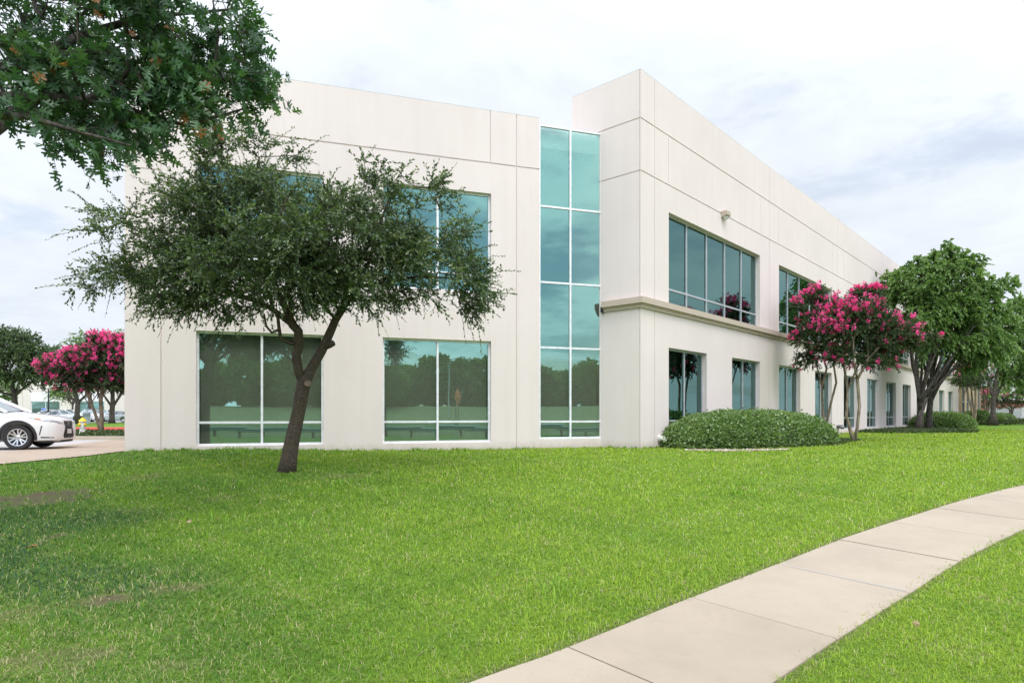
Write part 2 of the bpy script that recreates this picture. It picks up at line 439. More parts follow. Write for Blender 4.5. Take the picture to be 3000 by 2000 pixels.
for i in range(len(WL)):
    d = (WL[min(i + 1, len(WL) - 1)] - WL[max(i - 1, 0)]).normalized(); WN.append(Vector((d.y, -d.x)))
WLa = np.array([tuple(p) for p in WL]); WNa = np.array([tuple(p) for p in WN])
def walk_dist(X, Y):
    """signed offset from the sidewalk's left edge (0..WALK_W is on it)"""
    out = np.empty(len(X))
    for s in range(0, len(X), 20000):
        dx = X[s:s + 20000, None] - WLa[None, :, 0]; dy = Y[s:s + 20000, None] - WLa[None, :, 1]
        j = np.argmin(dx * dx + dy * dy, axis=1); r = np.arange(len(j))
        out[s:s + 20000] = dx[r, j] * WNa[j, 0] + dy[r, j] * WNa[j, 1]
    return out

BARE = []                                     # worn patches (centre, half sizes)
for (px, py, rx, ry, st) in [(120, 1458, 130, 20, 1.0), (165, 1571, 30, 12, .8), (295, 1757, 75, 17, .9), (530, 1722, 90, 15, .75), (60, 1795, 90, 25, .55), (150, 1930, 180, 40, .6), (520, 1950, 90, 22, .5), (640, 1460, 40, 8, .5), (1000, 1395, 80, 6, .5), (420, 1400, 60, 10, .5)]:
    d = py - HY; Y = 1.78 / (0.045 + d / FPX); hy = Y * ry / d * 1.0
    BARE.append(((px - CX) / FPX * Y, Y, rx / FPX * Y, hy, st))
def bare(X, Y):
    b = np.zeros(len(X))
    for cx, cy, rx, ry, st in BARE:
        q = ((X - cx) / rx) ** 2 + ((Y - cy) / ry) ** 2
        q = q + .55 * np.sin(X * 9 + 2 * np.sin(Y * 7)) * np.sin(Y * 11 + X * 5) + .4 * np.sin(X * 23 + Y * 17)
        b = np.maximum(b, st * np.clip(1.35 - q, 0, 1))
    w = walk_dist(X, Y)
    b = np.maximum(b, 0.75 * np.clip(1 - np.abs(w + 0.03) / 0.10, 0, 1))
    b = np.maximum(b, 0.6 * np.clip(1 - np.abs(w - WALK_W - 0.02) / 0.07, 0, 1))
    return b

def build_ground():
    def axis(segs):
        out = []
        for a, b, st in segs: out += list(np.arange(a, b, st))
        out.append(segs[-1][1]); return np.array(out)
    xs = axis([(-700, -120, 58), (-120, -24, 6), (-24, -12, 0.5), (-12, 12, 0.09), (12, 26, 0.5), (26, 120, 4), (120, 700, 58)])
    ys = axis([(-500, -60, 55), (-60, -4, 2), (-4, 2.5, 0.5), (2.5, 14, 0.09), (14, 24, 0.4), (24, 60, 3), (60, 160, 10), (160, 900, 74)])
    X, Y = np.meshgrid(xs, ys); nx, ny = len(xs), len(ys)
    x, y = X.ravel(), Y.ravel(); z = zg(x, y)
    w = walk_dist(x, y); z = z - 0.03 * np.clip(1 - np.abs(w - WALK_W / 2) / (WALK_W / 2), 0, 1)
    b = bare(x, y)
    i = np.arange(ny - 1)[:, None] * nx + np.arange(nx - 1)[None, :]
    f = np.stack([i, i + 1, i + 1 + nx, i + nx], -1).reshape(-1, 4)
    o = np_mesh('lawn', np.stack([x, y, z], 1), [f], M['ground'], attrs={'bare': b}, smooth=True)
    tag(o, kind='structure')
build_ground()

def sheet(name, poly, off, material, step=1.2, zf=None, kind='structure'):
    """a flat-ish sheet following the terrain; poly is a convex or concave plan outline"""
    bm = bmesh.new(); vs = [bm.verts.new((p[0], p[1], 0)) for p in poly]; bm.faces.new(vs)
    bmesh.ops.triangulate(bm, faces=bm.faces[:])
    for _ in range(9):
        es = [e for e in bm.edges if e.calc_length() > step * max(1.0, 0.06 * abs((e.verts[0].co.y + e.verts[1].co.y) / 2))]
        if not es: break
        bmesh.ops.subdivide_edges(bm, edges=es, cuts=1); bmesh.ops.triangulate(bm, faces=bm.faces[:])
    for v in bm.verts: v.co.z = (zf(v.co.x, v.co.y) if zf else gz(v.co.x, v.co.y)) + off
    bmesh.ops.recalc_face_normals(bm, faces=bm.faces[:])
    if sum(f.normal.z for f in bm.faces) < 0: bmesh.ops.reverse_faces(bm, faces=bm.faces[:])
    me = bpy.data.meshes.new(name); bm.to_mesh(me); bm.free(); me.materials.append(material)
    return tag(link_mesh(name, me), kind=kind)

def build_sidewalk():
    mb = MB()
    i0 = min(range(len(WL)), key=lambda i: (WL[i] - Vector((1.495, 5.316))).length)
    n = len(WL); seg = 6; top = 0.022
    def pt(i, w, dz):
        p = WL[i] + WN[i] * w; return (p.x, p.y, gz(p.x, p.y) + dz)
    start = i0 % seg
    for s in range(start, n - seg, seg):
        rows = list(range(s, s + seg + 1))
        far = abs(s - i0) > 120
        ga = 0.0 if far else 0.007
        d0 = (WL[s + 1] - WL[s]).normalized() * ga; d1 = (WL[s + seg] - WL[s + seg - 1]).normalized() * ga
        wig = [0.010 * math.sin(i * 1.7) + 0.006 * math.sin(i * 4.1) for i in rows]
        def q(k, w, dz):
            i = rows[k]; p = WL[i] + WN[i] * w
            if k == 0: p = p + d0
            if k == len(rows) - 1: p = p - d1
            return (p.x, p.y, gz(p.x, p.y) + dz)
        tilt = random.uniform(-0.004, 0.004); sm = random.choice((0, 3, 4))
        for k in range(len(rows) - 1):
            ws = [0.0 + wig[k] * 0, 0.012, WALK_W - 0.012, WALK_W]
            zs = [top - 0.010, top, top, top - 0.010]
            for c in range(3):
                mb.poly([q(k, ws[c], zs[c] + tilt), q(k, ws[c + 1], zs[c + 1] + tilt), q(k + 1, ws[c + 1], zs[c + 1] + tilt), q(k + 1, ws[c], zs[c] + tilt)], sm)
            mb.poly([q(k, 0, -0.06), q(k, 0, top - 0.010 + tilt), q(k + 1, 0, top - 0.010 + tilt), q(k + 1, 0, -0.06)], 0)
            mb.poly([q(k, WALK_W, top - 0.010 + tilt), q(k, WALK_W, -0.06), q(k + 1, WALK_W, -0.06), q(k + 1, WALK_W, top - 0.010 + tilt)], 0)
        for k, flip in ((0, 1), (len(rows) - 1, 0)):
            e = [q(k, 0, -0.06), q(k, WALK_W, -0.06), q(k, WALK_W, top - 0.01 + tilt), q(k, WALK_W - .012, top + tilt), q(k, .012, top + tilt), q(k, 0, top - 0.01 + tilt)]
            mb.poly(e if flip else e[::-1], 0)
        if not far:       # joint filler, light caulk in one joint, dirt in the others
            m = 1 if s == i0 + seg else 2
            h = top - 0.012
            g = 0.014 if m == 1 else 0.0068
            p0, p1 = WL[s] + WN[s] * 0.02, WL[s] + WN[s] * (WALK_W - 0.02)
            d = (WL[s + 1] - WL[s]).normalized() * (0.0068 if m == 2 else 0.0069)
            a = [p0 - d, p1 - d, p1 + d, p0 + d]
            mb.poly([(v.x, v.y, gz(v.x, v.y) + h) for v in a], 2)
            if m == 1:
                d = (WL[s + 1] - WL[s]).normalized()
                a = [p0 + WN[s] * .12 - d * 0.006, p1 - d * 0.009, p1 + d * 0.009, p0 + WN[s] * .12 + d * 0.006]
                mb.poly([(v.x, v.y, gz(v.x, v.y) + top + 0.006) for v in a], 1)
    tag(mb.build('sidewalk', [M['walk'], M['caulk'], M['joint'], mk_concrete('sidewalk_concrete_worn', (0.364, 0.301, 0.231), 0.3), mk_concrete('sidewalk_concrete_pale', (0.381, 0.318, 0.246), 0.2)]), kind='structure')
build_sidewalk()

# driveway, street, kerbs and planting bed at the left; roads behind the camera (seen in the glass)
le = LE
sheet('driveway', [(le.x - 0.02, le.y + 0.05), (-10.25, 15.5), (-11.15, 14.0), (-16, 12.9), (-30, 10.5), (-30, 13.0), (-14.35, 17.9), (-16.5, 26.4), (-9, 26.4), (-12, 22.5)], 0.030, M['apron'])
sheet('street', [(-30, 13.0), (-14.35, 17.9), (-16.5, 26.4), (-120, 26.4), (-120, 8)], 0.026, M['street'])
def strip(name, x0, x1, y0, y1, z0, z1, m, slope=0.0):
    mb = MB(); b = -1.10
    y0b, y1b = y0 + slope * (x1 - x0), y1 + slope * (x1 - x0)
    v = [(x0, y0, b + z0), (x1, y0b, b + z0), (x1, y1b, b + z0), (x0, y1, b + z0)]
    v += [(p[0], p[1] + (0.03 if i < 2 else 0), b + z1) for i, p in enumerate(v)]
    mb.mesh(v, [(4, 5, 6, 7), (0, 1, 5, 4), (1, 2, 6, 5), (2, 3, 7, 6), (3, 0, 4, 7)])
    return tag(mb.build(name, m), kind='structure')
strip('kerb', -120, -8, 26.5, 26.8, -0.05, 0.17, M['curb'])
strip('bed_soil', -120, -8, 26.801, 34.5, -0.05, 0.13, M['core'])
strip('red_kerb', -120, -8, 43.0, 43.5, -0.05, 0.20, M['red'])
sheet('lane', [(-120, 34.6), (-8, 34.6), (-8, 42.9), (-120, 42.9)], 0.02, plain('pink_lane', (0.55, 0.42, 0.38), 0.9))
sheet('car_park', [(-120, 81), (-10, 81), (-10, 112), (-120, 112)], 0.012, M['asphalt'], 6)
GD = Vector((0.79, 0.613)); GN = Vector((0.613, -0.79)); GP = Vector((11.6, -6.5))
def along(s, o): return GP + GD * s + GN * o
sheet('field', [tuple(along(-260, 2.2)), tuple(along(260, 2.2)), tuple(along(260, 19.7)), tuple(along(-260, 19.7))], 0.02, mk_concrete('dry_field_grass', (0.15, 0.17, 0.075), 0.4), 12)
def bank_z(x, y):
    o = (Vector((x, y)) - GP).dot(GN); return gz(x, y) + 3.0 * float(sstep(o, 38, 57))
sheet('embankment', [tuple(along(-200, 36.3)), tuple(along(200, 36.3)), tuple(along(200, 100)), tuple(along(-200, 100))], 0.02, mk_concrete('dry_bank_grass', (0.235, 0.235, 0.115), 0.35), 3.0, bank_z)
sheet('road', [tuple(along(-150, 20)), tuple(along(150, 20)), tuple(along(150, 36)), tuple(along(-150, 36))], 0.03, M['street'], 8)

# ------------------------------------------------------------------ walls with openings and joints
def wall_panel(mb, o, u, L, z0, z1, openings, grooves, depth=0.28, gd=0.022, vz0=None, m=0):
    """front face of a wall running from plan point o along u; grooves are sunk, openings get reveals"""
    nrm = Vector((u.y, -u.x))
    us = {0.0, L}; zs = {z0, z1}
    for r in openings + grooves: us |= {min(max(r[0], 0), L), min(max(r[1], 0), L)}; zs |= {min(max(r[2], z0), z1), min(max(r[3], z0), z1)}
    us, zs = sorted(us), sorted(zs)
    def dep(i, j):
        if i < 0 or j < 0 or i >= len(us) - 1 or j >= len(zs) - 1: return 0.0
        uc, zc = (us[i] + us[i + 1]) / 2, (zs[j] + zs[j + 1]) / 2
        for r in openings:
            if r[0] < uc < r[1] and r[2] < zc < r[3]: return None
        for r in grooves:
            if r[0] < uc < r[1] and r[2] < zc < r[3]: return gd
        return 0.0
    def p(uu, z, d):
        q = o + u * uu - nrm * d; return (q.x, q.y, z)
    for i in range(len(us) - 1):
        for j in range(len(zs) - 1):
            d = dep(i, j)
            if d is not None:
                mb.poly([p(us[i], zs[j], d), p(us[i + 1], zs[j], d), p(us[i + 1], zs[j + 1], d), p(us[i], zs[j + 1], d)], m)
            for (ii, jj, e) in ((i + 1, j, 'v'), (i, j + 1, 'h')):
                if ii >= len(us) - 1 or jj >= len(zs) - 1: continue
                d2 = dep(ii, jj); a, b = (depth if d is None else d), (depth if d2 is None else d2)
                if abs(a - b) < 1e-6: continue
                if e == 'v': q = [p(us[i + 1], zs[j], a), p(us[i + 1], zs[j], b), p(us[i + 1], zs[j + 1], b), p(us[i + 1], zs[j + 1], a)]
                else: q = [p(us[i], zs[j + 1], a), p(us[i + 1], zs[j + 1], a), p(us[i + 1], zs[j + 1], b), p(us[i], zs[j + 1], b)]
                mb.poly(q, m)

def window(parent, base, o, u, u0, u1, z0, z1, mull, trans, gm, set_in=0.13, fw=0.055, blind=None, fd=0.07):
    """frame mesh with a pane sheet and, for some, blinds as children; coordinates relative to base"""
    nrm = Vector((u.y, -u.x)); oo = o - base
    def bar(mb, a0, a1, b0, b1, d0=set_in, th=fd):
        q = oo + u * a0 - nrm * (d0 + th)
        mb.obox((q.x, q.y, b0), tuple(u * (a1 - a0)) + (0,), tuple(nrm * th) + (0,), (0, 0, b1 - b0))
    fr = MB()
    bar(fr, u0, u0 + fw, z0, z1); bar(fr, u1 - fw, u1, z0, z1)
    cols = [u0 + fw] + [x for mm in mull for x in (mm - fw / 2, mm + fw / 2)] + [u1 - fw]
    for mm in mull: bar(fr, mm - fw / 2, mm + fw / 2, z0, z1, set_in - 0.004, fd + 0.004)
    for a, b in zip(cols[0::2], cols[1::2]):
        bar(fr, a, b, z0, z0 + fw); bar(fr, a, b, z1 - fw, z1)
        for t in trans: bar(fr, a, b, t - fw / 2, t + fw / 2)
    w = fr.build('window', M['greyalu'] if gm in (M['smoke'], M['darkglass']) else M['alu'], parent)
    pn = MB(); ds = set_in + fd * 0.55
    rows = [z0 + fw] + [x for t in sorted(trans) for x in (t - fw / 2, t + fw / 2)] + [z1 - fw]
    for a, b in zip(cols[0::2], cols[1::2]):
        for c, d in zip(rows[0::2], rows[1::2]):
            e = [random.uniform(-0.0011, 0.0011) for _ in range(4)]
            qs = []
            for (uu, zz_, k) in ((a, c, 0), (b, c, 1), (b, d, 2), (a, d, 3)):
                q = oo + u * uu - nrm * (ds + e[k]); qs.append((q.x, q.y, zz_))
            pn.poly(qs)
    pn.build('pane', gm, w)
    if blind:
        bl = MB(); zb = blind[0]
        while zb < min(blind[1], z1 - 0.06):
            q0 = oo + u * (u0 + 0.07) - nrm * (set_in + fd + 0.08); q1 = oo + u * (u1 - 0.07) - nrm * (set_in + fd + 0.08)
            r = nrm * 0.012
            bl.poly([(q0.x - r.x, q0.y - r.y, zb + 0.0475), (q1.x - r.x, q1.y - r.y, zb + 0.0475), (q1.x + r.x, q1.y + r.y, zb), (q0.x + r.x, q0.y + r.y, zb)])
            zb += 0.05
        bl.build('blind', M['blind'], w)
    return w

def build_office():
    base2 = A.copy()
    b = empty('office_building', (base2.x, base2.y, -1.10), 0, 'cream two-storey concrete office building with teal reflective windows and a glass stair strip', 'building')
    # children use coordinates relative to the plan point A; z is absolute, so give the root z back to them
    holder = b
    b.location.z = 0.0
    zb = -1.6
    HL, HT = 9.385, 10.82
    g = 0.021
    def rel(mb): mb.v = [(x - base2.x, y - base2.y, z) for x, y, z in mb.v]; return mb
    # left wing front: u measured from its left end
    L = 11.57
    tt = lambda t: L - t
    wins_l = [(tt(9.88), tt(6.58)), (tt(4.91), tt(1.595))]
    ops = [(a, c, -0.87, 2.25) for a, c in wins_l] + [(a, c, 3.74, 6.82) for a, c in wins_l]
    gro = [(0, L, 7.74, 7.785)]
    for t, z0, z1 in ((10.72, -2, 7.74), (10.72, 7.785, 20), (0.77, -2, 7.74), (0.77, 7.785, 20), (1.62, 7.785, 20)): gro.append((tt(t) - 0.012, tt(t) + 0.012, z0, z1))
    gro.append((0, tt(10.72), 6.45, 6.48))
    mb = MB(); wall_panel(mb, LE, UA, L, zb, HL, ops, gro)
    back = Vector((-UA.y, UA.x))
    def vquad(m_, p, q, z0, z1): m_.poly([(p.x, p.y, z0), (q.x, q.y, z0), (q.x, q.y, z1), (p.x, p.y, z1)])
    E1 = A - NA * 0.30
    vquad(mb, A, E1, zb, HL)
    LB = LE + back * 26
    vquad(mb, LB, LE, zb, HL)
    # parapet thickness and inner face
    ins = -NA * 0.30
    mb.poly([(LE.x, LE.y, HL), (A.x, A.y, HL), (A.x + ins.x, A.y + ins.y, HL), (LE.x + ins.x, LE.y + ins.y, HL)])
    vquad(mb, A + ins, LE + ins, 8.6, HL)
    rel(mb).build('wall', M['wall'], b)
    # glass stair strip between the wings
    window(b, base2, A - NA * 0.0, UA, 0.02, 2.245, -0.80, 9.26, [1.12], [-0.246, 2.13, 4.22, 6.65], M['glass'], 0.10, 0.06, (-0.7, 2.0))
    mb = MB(); q0 = A - NA * 0.10; q1 = A + UA * 2.25 - NA * 0.10
    # plinth below the strip
    wall_panel(mb, A - NA * 0.08, UA, 2.25, zb, -0.80, [], [])
    mb.poly([(q.x, q.y, -0.80) for q in (A - NA * .08, A + UA * 2.25 - NA * .08, A + UA * 2.25 - NA * .3, A - NA * .3)])
    rel(mb).build('plinth', M['wall'], b)
    # corner tower and the long right wing
    LR = 64.2
    P0 = 1.80; PITCH = 5.075; WW = 2.85
    ops, gro = [], [(0, LR, 7.63, 7.675), (0, LR, 9.28, 9.325)]
    ground_w = [(P0 + PITCH * i, P0 + PITCH * i + WW) for i in range(12)]
    up_w = [(P0 + PITCH * 2 * i, P0 + PITCH * (2 * i + 1) + WW) for i in range(6)]
    ops += [(a, c, -0.87, 2.22) for a, c in ground_w] + [(a, c, 3.66, 6.75) for a, c in up_w]
    bands = [(-2, 3.3), (3.3, 7.63), (7.675, 9.28), (9.325, 20)]
    for k, u in enumerate([0.87] + [10.78 + 10.15 * i for i in range(6)]):
        for z0, z1 in bands: gro.append((u - 0.012, u + 0.012, z0, z1))
    for i in range(6):
        for u in (up_w[i][0] - 0.02, up_w[i][1] + 0.35 if False else up_w[i][1] + 0.1): gro.append((u - 0.010, u + 0.010, 7.675, 9.28))
    mb = MB(); wall_panel(mb, T, UR, LR, zb, HT, ops, gro)
    D1 = -UT * 2.68                               # depth of the raised parapet block
    K = T + D1; Rr = T + UR * LR; RK = Rr + D1
    gro_t = [(0, 2.68 - 0.02, 7.63, 7.675), (0, 2.68 - 0.02, 9.28, 9.325), (2.64, 2.665, zb, 20)]
    wall_panel(mb, K, UT, 2.68, zb, HT, [], gro_t)
    vquad(mb, RK, K, 8.6, HT); vquad(mb, Rr, RK, zb, HT)
    mb.poly([(T.x, T.y, HT), (Rr.x, Rr.y, HT), (RK.x, RK.y, HT), (K.x, K.y, HT)])
    rel(mb).build('wall', M['wall'], b)
    # coping along the parapets
    mb = MB()
    mb.obox((LE.x, LE.y, HL + 0.001), tuple(UA * L) + (0,), tuple(-NA * 0.32) + (0,), (0, 0, 0.025))
    c0 = T + NR * 0.006 - UT * -0.006
    mb.obox((T.x, T.y, HT + 0.001), tuple(UR * LR) + (0,), tuple(D1) + (0,), (0, 0, 0.022))
    rel(mb).build('coping', M['roof'], b)
    # ledge between the storeys: corner profile swept along the tower side and the right wing
    mb = MB()
    prof = [(0.0, 3.34), (0.07, 3.34), (0.07, 3.40), (0.10, 3.43), (0.10, 3.47), (0.17, 3.47), (0.17, 3.66), (0.0, 3.675)]
    G1 = G0 + UT * 0.02
    def off(p, side, d):
        return p + {'t': NT, 'r': NR}[side] * d
    bis = (NT + NR) / (1 + NT.dot(NR))
    path = [lambda d: off(G1, 't', d), lambda d: T + bis * d, lambda d: off(Rr, 'r', d)]
    for k in range(2):
        for (d0, z0), (d1, z1) in zip(prof, prof[1:]):
            a0, a1, b0, b1 = path[k](d0), path[k + 1](d0), path[k](d1), path[k + 1](d1)
            mb.poly([(a0.x, a0.y, z0), (a1.x, a1.y, z0), (b1.x, b1.y, z1), (b0.x, b0.y, z1)])
    mb.poly([(path[0](d).x, path[0](d).y, z) for d, z in prof]); mb.poly([(path[2](d).x, path[2](d).y, z) for d, z in prof][::-1])
    rel(mb).build('ledge', M['band'], b)
    # roof deck and hidden back
    mb = MB()
    far = Rr - NR * 24; 
    plan = [LE + ins * 0.9, A + ins * 0.9, G0 - NA * 0.3, K - NR * 0.0, RK, far, LB]
    mb.poly([(p.x, p.y, 8.6) for p in plan])
    vquad(mb, far, LB, zb, HL); vquad(mb, RK, far, zb, HL)
    vquad(mb, E1 + Vector((0, 0)), G0 - NA * 0.30, 8.6, 9.2)
    rel(mb).build('roof', M['roof'], b)
    # dark rooms behind the panes
    mb = MB()
    q0, q1 = LE - NA * 1.2 + UA * .3, A - NA * 1.2 + UA * 2.3; vquad(mb, q0, q1, zb, 8.5)
    q0, q1 = T - NR * 1.2 + UR * .5, Rr - NR * 1.2; vquad(mb, q0, q1, zb, 8.5)
    rel(mb).build('inner_wall', M['dark'], b)
    for k, (a, c) in enumerate(wins_l):
        window(b, base2, LE, UA, a, c, -0.87, 2.25, [(a + c) / 2], [-0.235], M['glass'], 0.12, 0.06, (-0.8, 2.2))
        window(b, base2, LE, UA, a, c, 3.74, 6.82, [(a + c) / 2], [4.30], M['glass'], 0.12, 0.06)
    for a, c in ground_w:
        window(b, base2, T, UR, a, c, -0.87, 2.22, [(a + c) / 2], [-0.235], M['smoke'], 0.16, 0.06)
    for a, c in up_w:
        w = (c - a) / 5
        window(b, base2, T, UR, a, c, 3.66, 6.75, [a + w * i for i in range(1, 5)], [4.235], M['smoke'], 0.16, 0.06)
    # wall lights above the upper windows
    def wall_light(u, z):
        mb = MB(); n3 = NR; o = T + UR * u
        W, H, Dp = 0.36, 0.24, 0.22
        pr = [(0, 0), (0, H), (Dp, H), (Dp, 0.10), (Dp * 0.82, 0.05)]
        for s0, s1 in ((0, W),):
            fs = []
            L0 = [o + UR * (s0 - W / 2) + n3 * d for d, _ in pr]; L1 = [o + UR * (s1 - W / 2) + n3 * d for d, _ in pr]
            zsq = [z + h for _, h in pr]
            for i in range(len(pr)):
                j = (i + 1) % len(pr)
                mb.poly([(L0[i].x, L0[i].y, zsq[i]), (L1[i].x, L1[i].y, zsq[i]), (L1[j].x, L1[j].y, zsq[j]), (L0[j].x, L0[j].y, zsq[j])])
            mb.poly([(p.x, p.y, q) for p, q in zip(L0, zsq)][::-1]); mb.poly([(p.x, p.y, q) for p, q in zip(L1, zsq)])
        w = rel(mb).build('wall_light', M['band'], b)
        mb = MB(); vs = []
        for i in range(9):
            a = math.pi * i / 8
            for j in range(4):
                e = j / 3 * math.pi / 2
                q = o + UR * (math.cos(a) * 0.15 * math.cos(e)) + n3 * (0.08 + math.sin(a) * 0.15 * math.cos(e)); vs.append((q.x, q.y, z + 0.02 - 0.09 * math.sin(e)))
        fs = [(i * 4 + j, i * 4 + j + 1, (i + 1) * 4 + j + 1, (i + 1) * 4 + j) for i in range(8) for j in range(3)]
        mb.mesh(vs, fs); rel(mb).build('lens', M['alu'], w, True)
    wall_light(6.05, 7.50)
    for i in (2, 4): wall_light(6.05 + PITCH * 2 * i, 7.50)
    # fire connection with two hose outlets, low on the right wing
    o = T + UR * 1.28; zc = -0.80; wp = plain('white_pipe', (0.66, 0.64, 0.58), 0.5); ps = plain('dark_cap', (0.10, 0.09, 0.08), 0.7)
    for s in (-0.12, 0.12):
        mb = MB(); c = o + UR * s
        ax = [c + NR * d for d in (0.0, 0.06, 0.16, 0.26)]
        mb.tube([(ax[0].x, ax[0].y, zc), (ax[1].x, ax[1].y, zc)], [0.125, 0.125], 16)
        mb.tube([(ax[1].x, ax[1].y, zc), (ax[2].x, ax[2].y, zc + .005), (ax[3].x, ax[3].y, zc - 0.05)], [0.075, 0.085, 0.075], 14)
        e = c + NR * 0.26
        mb.tube([(e.x, e.y, zc - 0.05), ((e + NR * .05).x, (e + NR * .05).y, zc - 0.075)], [0.098, 0.098], 14)
        f = rel(mb).build('hose_connection', wp, b, True)
        mb = MB(); e = o + UR * s + NR * 0.312
        mb.tube([(e.x, e.y, zc - 0.077), ((e + NR * .012).x, (e + NR * .012).y, zc - 0.083)], [0.07, 0.07], 12)
        rel(mb).build('cap', ps, f)  # plain dark end cap on the outlet
    # small black box on the end of the ledge and a low spout on the right wing
    mb = MB(); q = G0 - NA * 0.04 - UA * 0.09
    mb.obox((q.x, q.y, 3.32), tuple(UA * 0.085) + (0,), tuple(NA * 0.12) + (0,), (0, 0, 0.20))
    rel(mb).build('black_box', M['black'], b)
    mb = MB(); q = T + UR * 20.75
    for s in (0, 0.3):
        c = q + UR * s
        mb.tube([(c.x, c.y, -0.72), ((c + NR * .18).x, (c + NR * .18).y, -0.70), ((c + NR * .3).x, (c + NR * .3).y, -0.78)], [0.09, 0.1, 0.08], 12)
    rel(mb).build('overflow_spout', plain('dull_steel', (0.12, 0.12, 0.12), 0.4, 0.6), b, True)
    # stone-clad entrance block at the far end of the right wing
    mb = MB(); sw = Rr + NR * 0.25
    ops = [(0.5 + 3.1 * i, 2.4 + 3.1 * i, -1.0, 5.6) for i in range(5)]
    wall_panel(mb, sw, UR, 16, zb, 9.6, ops, [], 0.4)
    vquad(mb, Rr - NR * 3, sw, zb, 9.6)
    e = sw + UR * 16; vquad(mb, e, e - NR * 8, zb, 9.6)
    mb.poly([(p.x, p.y, 9.6) for p in (sw, e, e - NR * 8, sw - NR * 8)])
    rel(mb).build('stone_wall', M['stone'], b)
    for op in ops:
        window(b, base2, sw, UR, op[0], op[1], -1.0, 5.6, [(op[0] + op[1]) / 2], [1.3, 3.6], M['darkglass'], 0.04, 0.06)
    return b
OFFICE = build_office()
# ------------------------------------------------------------------ plants
def unit(a): return a / np.maximum(np.linalg.norm(a, axis=-1, keepdims=True), 1e-9)

